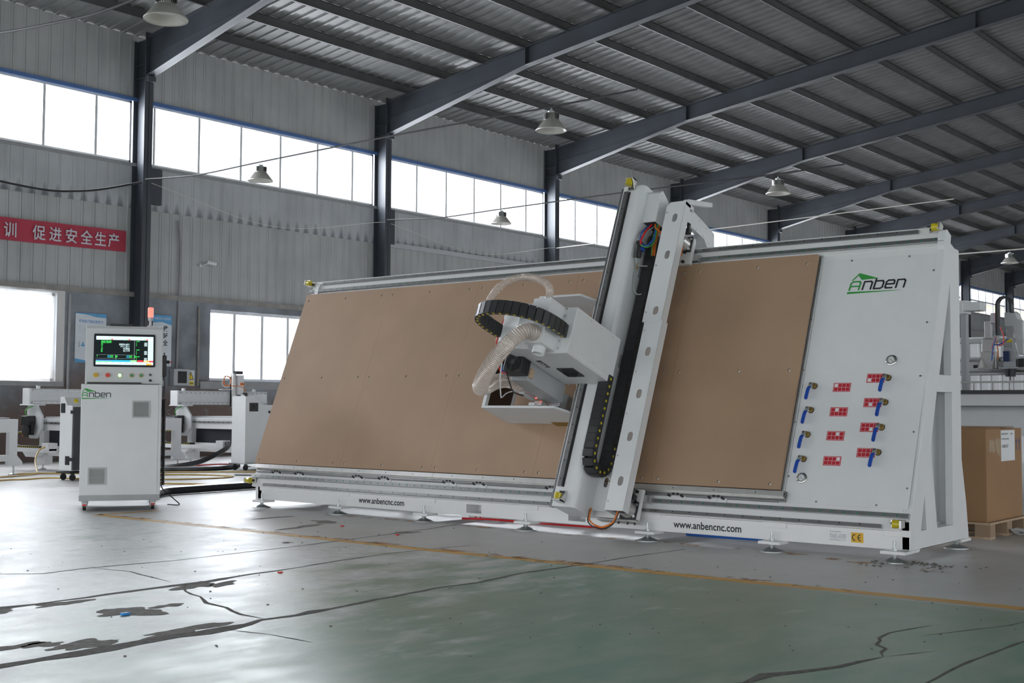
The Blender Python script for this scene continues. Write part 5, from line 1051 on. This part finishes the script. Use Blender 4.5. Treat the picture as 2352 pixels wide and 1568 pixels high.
# ---- hoses on the floor
def hz(name, P, r, m, label, cat='hose', n=8): return wire(name, [(x, y, z) for x, y, z in P], r, m, label, cat, n)
hz('corrugated_hose', [(-12.10, 8.30, .11), (-12.35, 8.50, .055), (-12.75, 8.92, .055), (-12.85, 9.5, .055), (-12.9, 10.1, .055), (-12.93, 10.48, .055), (-12.95, 11.4, .055)], .052, 'hoseblk', 'thick black hose on the floor between the control cabinet and the panel machine')
hz('hose', [(-12.6, 8.25, .012), (-13.0, 8.9, .012), (-13.32, 9.5, .012), (-13.3, 10.1, .012), (-13.15, 10.4, .012)], .011, 'rubber', 'thin black cable on the floor behind the thick black hose', 'cable')
hz('air_hose', [(-16.0, 8.2, .012), (-16.78, 8.99, .012), (-16.80, 9.40, .012), (-16.83, 9.83, .012), (-16.0, 10.05, .012), (-15.0, 10.1, .012), (-14.52, 10.21, .012), (-14.17, 10.42, .012), (-13.5, 10.66, .012), (-13.2, 10.8, .012)], .013, 'hosey', 'yellow air hose lying on the floor past the foot of the control cabinet')
hz('air_hose', [(-15.6, 10.5, .012), (-15.29, 10.86, .012), (-15.1, 11.3, .012), (-15.1, 11.65, .012), (-15.35, 11.95, .012), (-15.9, 11.85, .012), (-16.33, 11.5, .012), (-16.5, 11.1, .012), (-16.6, 10.7, .012)], .013, 'hosey', 'looped yellow air hose on the floor right of the control cabinet')
hz('air_hose', [(-17.02, 11.6, .012), (-16.9, 11.97, .012), (-16.4, 12.6, .012), (-16.08, 12.89, .012), (-15.6, 13.6, .012)], .012, 'hosey', 'pale yellow air hose on the floor in front of the right bench router')
hz('air_hose', [(-18.64, 10.86, .42), (-18.75, 10.72, .36), (-18.5, 10.5, .2), (-18.1, 10.3, .06), (-17.9, 10.15, .012), (-17.6, 9.5, .012), (-17.4, 9.0, .012), (-17.3, 8.2, .012)], .014, 'hosey', 'yellow air hose hanging from the chain tray down to the floor at the left')
hz('air_hose', [(-18.2, 9.9, .012), (-18.0, 10.4, .012), (-17.6, 10.75, .012), (-17.2, 10.85, .012), (-16.8, 10.7, .05)], .014, 'hosey', 'yellow air hose curving across the floor in front of the left bench router')
hz('corrugated_hose', [(-17.98, 13.86, .40), (-17.80, 13.78, .40), (-17.66, 13.55, .30), (-17.7, 13.1, .12), (-17.75, 12.6, .05), (-17.6, 12.05, .045), (-17.2, 12.0, .045), (-17.0, 12.5, .045), (-17.05, 13.1, .045), (-17.3, 13.6, .045)], .045, 'hoseblk', 'thick shiny black hose drooping from the right bench router to the floor')
hz('cable', [(-18.6, 13.5, .01), (-18.2, 13.35, .01), (-17.98, 13.8, .01), (-18.3, 14.4, .01), (-18.6, 14.2, .01), (-18.5, 13.6, .01)], .012, 'redp', 'red cable loop on the floor under the right bench router', 'cable')
hz('cable', [(-15.6, 12.2, .008), (-15.2, 12.3, .008), (-14.6, 11.9, .008), (-14.0, 11.6, .008), (-13.2, 11.3, .008)], .009, 'rubber', 'thin grey-black cable curling on the floor left of the brown board', 'cable')
tag(MB().box(-17.55, -17.38, 12.55, 12.85, 0, .05).build('wood_block', 'wood', org=(-17.46, 12.7, 0)), 'short wooden block on the floor under the drooping black hose', 'wood block')
# litter on the floor
tag(MB().box(-5.70, -5.672, 3.73, 3.775, .0015, .014).build('plastic_clip', mat('blue_scrap', (.02, .25, .65), .4), org=(-5.69, 3.75, 0), bevel=.003), 'small bright blue plastic scrap on the spalled concrete in the foreground', 'plastic scrap')
for (x, y, lb) in ((-6.35, 5.35, 'tiny red plastic scrap on the floor left of centre, nearest the camera'), (-8.35, 7.75, 'tiny red plastic scrap on the floor before the left end of the panel machine'), (-7.45, 7.55, 'tiny red plastic scrap on the floor before the first web address'), (-7.18, 9.02, 'red plastic scrap lying under the panel machine base')):
    tag(MB().box(x - .012, x + .012, y - .016, y + .014, .0012, .010).build('plastic_scrap', 'redp', org=(x, y, 0), bevel=.002), lb, 'plastic scrap')
hz('cable', [(-8.0, 9.0, .012), (-7.6, 8.95, .03), (-7.3, 9.1, .012), (-6.9, 9.05, .02), (-6.4, 9.15, .012)], .010, 'redp', 'red cable lying under the panel machine between its feet', 'cable')
q = thing('striped_box', 'white box with red stripes on the floor under the panel machine', 'box', (-7.85, 9.2, 0)); MB().box(-8.0, -7.62, 9.10, 9.35, .0, .075).build('carton_body', 'paper', q, .003)
for k in (-7.93, -7.87): MB().prism([(k, .005), (k + .02, .005), (k + .04, .07), (k + .02, .07)], 0, .002, lambda u, v, h: V((u, 9.10 - h, v))).build('stripe', 'redp', q)
hz('cable', [(-5.6, 9.2, .01), (-5.2, 9.1, .02), (-4.8, 9.25, .01)], .012, 'bluew', 'short blue hose on the floor under the panel machine', 'hose')
rnd.seed(11); m = MB()
for k in range(70):
    x, y = rnd.uniform(-3.7, -2.9), rnd.uniform(8.2, 8.75); r = rnd.uniform(.003, .011)
    if rnd.random() < .5: x, y = rnd.gauss(-3.33, .10), rnd.gauss(8.62, .06)
    m.box(x - r, x + r, y - r * .7, y + r * .7, .0005, r * .9)
for k in range(160):
    x, y = rnd.uniform(-9, -2), rnd.uniform(3, 8.3); r = rnd.uniform(.002, .006); m.box(x - r, x + r, y - r * .7, y + r * .7, .0005, r * .8)
tag(m.build('floor_grit', 'crack', org=(-3.3, 8.5, 0)), 'dark grit and chips scattered over the floor round the machine foot', 'grit', kind='stuff')
# ============================================================ right hand background
pal = thing('pallet', 'plywood pallet under the tall cardboard carton', 'pallet', (-4.0, 11.1, 0)); PW = lambda mb, n, m, bv=.002, p=None: mb.build(n, m, p or pal, bv)
PX0, PX1, PY0, PY1 = -4.50, -3.50, 10.60, 11.62
for y in (PY0, PY0 + .44, PY1 - .13): PW(MB().box(PX0, PX1, y, y + .13, 0, .018), 'bottom_board', 'wood')
lam = mat('plywood_layers', (.46, .34, .23), .7, var=.1); nt = lam.node_tree; w = nd(nt, 'ShaderNodeTexWave'); w.bands_direction = 'Z'; w.inputs['Scale'].default_value = 30; w.inputs['Distortion'].default_value = .6; tc = nd(nt, 'ShaderNodeTexCoord'); nt.links.new(tc.outputs['Object'], w.inputs['Vector'])
mx = nd(nt, 'ShaderNodeMix', data_type='RGBA'); nt.links.new(w.outputs['Fac'], mx.inputs['Factor']); old = nt.nodes['Principled BSDF'].inputs['Base Color'].links[0].from_socket; nt.links.new(old, mx.inputs['A']); mx.inputs['B'].default_value = (.22, .13, .08, 1); nt.links.new(mx.outputs['Result'], nt.nodes['Principled BSDF'].inputs['Base Color'])
for x in (PX0, -4.05, PX1 - .13):
    for y in (PY0, PY0 + .44, PY1 - .13): PW(MB().box(x, x + .13, y, y + .13, .018, .12), 'spacer_block', lam)
PW(MB().box(PX0, PX1, PY0, PY1, .12, .138), 'deck_board', 'wood')
bx = thing('cardboard_carton', 'tall brown cardboard carton with a white label standing on a pallet', 'carton', (-4.0, 11.1, .138)); PB = lambda mb, n, m, bv=.004, p=None: mb.build(n, m, p or bx, bv)
PB(MB().box(-4.46, -3.535, 10.63, 11.58, .139, .925), 'box_body', 'card'); PB(MB().box(-4.462, -3.533, 10.628, 11.0, .925, .931).box(-4.462, -3.60, 10.9, 11.582, .931, .938), 'top_flap', 'card', .002)
PB(MB().box(-3.555, -3.534, 10.629, 10.637, .15, .92), 'corner_fold', 'card', .003)
TL = lambda u, v, h: V((-3.535 + h, u, v))
o = PB(MB().prism(rect(11.013, 11.385, .642, .910), 0, .0012, TL), 'shipping_label', 'paper', 0)
m = MB(); put_text(m, 'B20221105013', .020, TL, 11.03, .872, .0018, 1.0, .0004, .17); put_text(m, 'C0204', .018, TL, 11.26, .872, .0018, 1, .0003, .07); put_text(m, 'PTUTZL2206V-TWIS3', .018, TL, 11.03, .828, .0018, 1, .0003, .19); put_text(m, 'C300127', .034, TL, 11.035, .760, .0018, .8, .0008, .17); PB(m, 'label_print', 'ink', 0, o)
for P in ([(10.70, .84), (10.84, .82), (10.86, .72), (10.70, .73)], [(10.87, .85), (11.0, .83), (10.99, .68), (10.93, .70), (10.86, .76)]): PB(MB().flat(P, .0012, TL), 'tape_patch', 'tape', 0)
for y in (11.43, 11.51): PB(MB().flat([(y - .022, .80), (y + .022, .80), (y, .845)], .001, TL).flat(rect(y - .008, y + .008, .745, .80), .001, TL).flat(rect(y - .022, y + .022, .735, .741), .001, TL), 'arrow_print', mat('print_blue', (.03, .05, .22), .6), 0)
tag(MB().tube(spline([(-3.42 + .07 * math.sin(i * 2.1), 11.15 + .09 * math.cos(i * 1.7), .015 + .02 * (i % 3)) for i in range(22)], 4), .004, 5).build('strapping_scrap', 'lgray', org=(-3.42, 11.15, 0)), 'tangle of grey strapping scrap on the floor beside the pallet', 'scrap')
# large router behind the carton
lr = thing('gantry_router', 'large white router with a hanging spindle unit and black cable loop behind the carton', 'machine', (-4.6, 15, 0)); PR = lambda mb, n, m, bv=.004, p=None: mb.build(n, m, p or lr, bv)
PR(MB().box(-9.0, -2.0, 14.0, 14.12, 1.13, 1.262), 'table_front', 'offwhite'); PR(MB().box(-9.0, -2.0, 13.98, 16.6, 1.262, 1.305), 'table_edge', 'mdf_edge'); PR(MB().box(-9.0, -2.0, 16.5, 16.62, 1.13, 1.262), 'table_back', 'offwhite')
g = PR(MB().box(-9.0, -2.0, 14.03, 14.05, 1.385, 1.405), 'guide_rail', 'alu')
for x in (-5.4, -4.79, -4.585, -4.40): PR(MB().box(x - .012, x + .012, 14.03, 14.05, 1.305, 1.385), 'rail_post', 'alu', .002, g)
for i in range(4): PR(MB().prism([(14.15 + .62 * i, 1.13), (14.30 + .62 * i, 1.13), (14.02 + .62 * i, .80), (13.87 + .62 * i, .80)], -9, -2.0, lambda u, v, h: V((h, u, v + .0))), 'slanted_brace', 'gray' if i % 2 else 'offwhite')
for x in (-8.9, -5.3, -2.2): PR(MB().box(x - .08, x + .08, 14.05, 14.2, 0, 1.13), 'leg', 'white2'); PR(MB().box(x - .08, x + .08, 16.4, 16.6, 0, 1.13), 'leg', 'white2')
gbm = PR(MB().box(-9.0, -2.0, 16.1, 16.35, 1.945, 2.0).box(-9.0, -2.0, 16.1, 16.35, 1.53, 1.76), 'gantry_beam', 'offwhite')
for z in (1.72, 1.575):
    PR(MB().box(-9.0, -2.0, 16.085, 16.1, z - .012, z + .012), 'beam_rail', 'steel', .001, gbm)
PR(MB().box(-5.5, -5.44, 16.098, 16.102, 1.62, 1.66), 'slot', 'dark', 0, gbm)
for x in (-8.8, -2.3): PR(MB().box(x - .1, x + .1, 16.1, 16.4, 1.305, 2.0), 'gantry_column', 'white2')
Y_ = 15.94
sl = PR(MB().box(-5.36, -5.16, Y_, Y_ + .10, 1.60, 1.82).box(-5.34, -5.20, Y_ + .02, Y_ + .10, 1.82, 1.99).box(-5.36, -5.17, Y_ - .12, Y_, 1.595, 1.615).prism([(Y_ - .12, 1.6), (Y_, 1.6), (Y_, 1.75)], -5.36, -5.345, lambda u, v, h: V((h, u, v))).prism([(Y_ - .12, 1.6), (Y_, 1.6), (Y_, 1.75)], -5.18, -5.165, lambda u, v, h: V((h, u, v))), 'drill_slide', 'alu')
PR(MB().box(-5.30, -5.22, Y_, Y_ + .07, 1.99, 2.21).box(-5.32, -5.18, Y_ - .02, Y_ + .10, 1.985, 2.0), 'air_cylinder', 'alu', .004, sl); PR(MB().box(-5.20, -5.13, Y_ + .03, Y_ + .09, 2.0, 2.19), 'air_cylinder', 'zinc', .004, sl); PR(MB().box(-5.22, -5.16, Y_, Y_ + .12, 2.18, 2.31), 'slide_cap', 'offwhite', .004, sl)
zc = PR(MB().prism([(-5.06, 2.31), (-4.96, 2.33), (-4.93, 2.30), (-4.90, 2.22), (-4.84, 2.20), (-4.84, 1.78), (-4.90, 1.78), (-4.96, 2.14), (-5.06, 2.14)], .04, .24, lambda u, v, h: V((u, Y_ + h, v))), 'z_cover', 'white2')
PR(MB().box(-5.05, -4.96, Y_ + .06, Y_ + .12, 1.99, 2.15), 'z_block', 'zinc', .003, zc)
spd = PR(MB().prism([(-5.05, 1.99), (-4.96, 1.99), (-4.90, 1.76), (-4.90, 1.62), (-5.05, 1.62)], -.06, .06, lambda u, v, h: V((u, Y_ + h, v))), 'spindle_body', 'gray'); PR(MB().box(-5.05, -4.97, Y_ - .075, Y_ - .06, 1.69, 1.82), 'rating_panel', mat('navy_panel', (.02, .04, .12), .3), .006, spd); PR(MB().box(-5.10, -4.87, Y_ - .09, Y_ + .06, 1.595, 1.62), 'nose_plate', 'zinc', .003, spd)
PR(MB().cyl((-4.98, Y_ - .02, 1.60), (-4.98, Y_ - .02, 1.50), .068, .06, 20), 'spindle_nose', 'black', .004, spd); PR(MB().cyl((-4.98, Y_ - .02, 1.50), (-4.98, Y_ - .02, 1.45), .022, .018, 12), 'collet', 'chrome', 0, spd); PR(MB().box(-4.88, -4.80, Y_ - .06, Y_ + .02, 1.62, 1.72), 'side_motor', 'black', .006, spd); PR(MB().box(-5.05, -4.94, Y_ - .07, Y_ - .05, 1.93, 1.965), 'yellow_plate', 'yellow', .002, spd)
# black cable loop
cp2 = [(-5.115, 2.02), (-5.115, 2.15), (-5.115, 2.33)] + [(-5.03 + .085 * math.cos(a), 2.40 + .10 * math.sin(a)) for a in [PI - k * PI / 12 for k in range(13)]] + [(-4.945, 2.34), (-4.94, 2.30)]
m = MB()
for i in range(len(cp2) - 1):
    (a, c), (b_, d) = cp2[i], cp2[i + 1]; n = max(1, int(math.hypot(b_ - a, d - c) / .03))
    for k in range(n):
        p0 = V((a + (b_ - a) * k / n, Y_ - .05, c + (d - c) * k / n)); p1 = V((a + (b_ - a) * (k + 1) / n, Y_ - .05, c + (d - c) * (k + 1) / n)); t = (p1 - p0).normalized(); q = V((-t.z, 0, t.x)) * .012
        vs = [p + q * s_ + V((0, w_, 0)) for w_ in (-.055, .055) for p, s_ in ((p0, 1), (p1, 1), (p1, -1), (p0, -1))]; m.add(vs, [(0, 1, 2, 3), (4, 5, 6, 7), (0, 1, 5, 4), (1, 2, 6, 5), (2, 3, 7, 6), (3, 0, 4, 7)])
PR(m, 'cable_loop', 'black', 0)
for i, (mm, dx) in enumerate((('redp', -.035), ('bluew', -.012), ('redp', .008), ('bluew', .03))): PR(MB().tube([(-5.129, Y_ - .05 + dx, 2.08 + .04 * k) for k in range(7)], .007, 6), 'loop_tube', mm, 0)
for mm, P in (('redp', [(-5.07, Y_ - .1, 2.12), (-5.03, Y_ - .12, 2.03), (-5.02, Y_ - .13, 1.93), (-5.06, Y_ - .12, 1.89), (-5.12, Y_ - .1, 1.90)]), ('bluew', [(-5.14, Y_ - .1, 1.90), (-5.06, Y_ - .12, 1.91), (-4.97, Y_ - .1, 1.97)]), ('bluew', [(-5.13, Y_ - .1, 1.98), (-5.16, Y_ - .11, 1.85), (-5.18, Y_ - .1, 1.70)]), ('redp', [(-5.12, Y_ - .1, 2.0), (-5.17, Y_ - .1, 1.88), (-5.16, Y_ - .1, 1.78)]), ('orange', [(-5.12, Y_ - .1, 1.95), (-5.10, Y_ - .1, 1.82), (-5.11, Y_ - .08, 1.72)])): PR(MB().tube(spline(P, 6), .008, 6), 'air_tube', mm, 0)
# white partition and a bracket box
pw = MB(); ribs(pw, lambda y, z, d: V((y, 26 - d, z)), -14, 12, 0, 2.52, pitch=.22, depth=.012); pw.box(-14, 12, 26.02, 26.08, 0, 2.56).box(-14, 12, 25.96, 26.04, 2.50, 2.58)
tag(pw.build('partition_panel', 'sandwich', org=(-1, 26, 0), fix=False), 'white ribbed partition panels standing behind the large router', 'partition')
q = thing('wall_bracket', 'white box bracket showing just right of the machine end frame, high up', 'bracket', (-4.9, 14.5, 2.2)); MB().box(-5.04, -4.83, 14.4, 14.6, 2.23, 2.33).build('arm', 'white2', q, .01); MB().box(-5.12, -5.0, 14.45, 14.6, 2.2, 2.36).build('plate', 'white2', q, .01); MB().box(-5.08, -5.02, 14.46, 14.56, 0, 2.2).build('post', 'gray', q, .004)
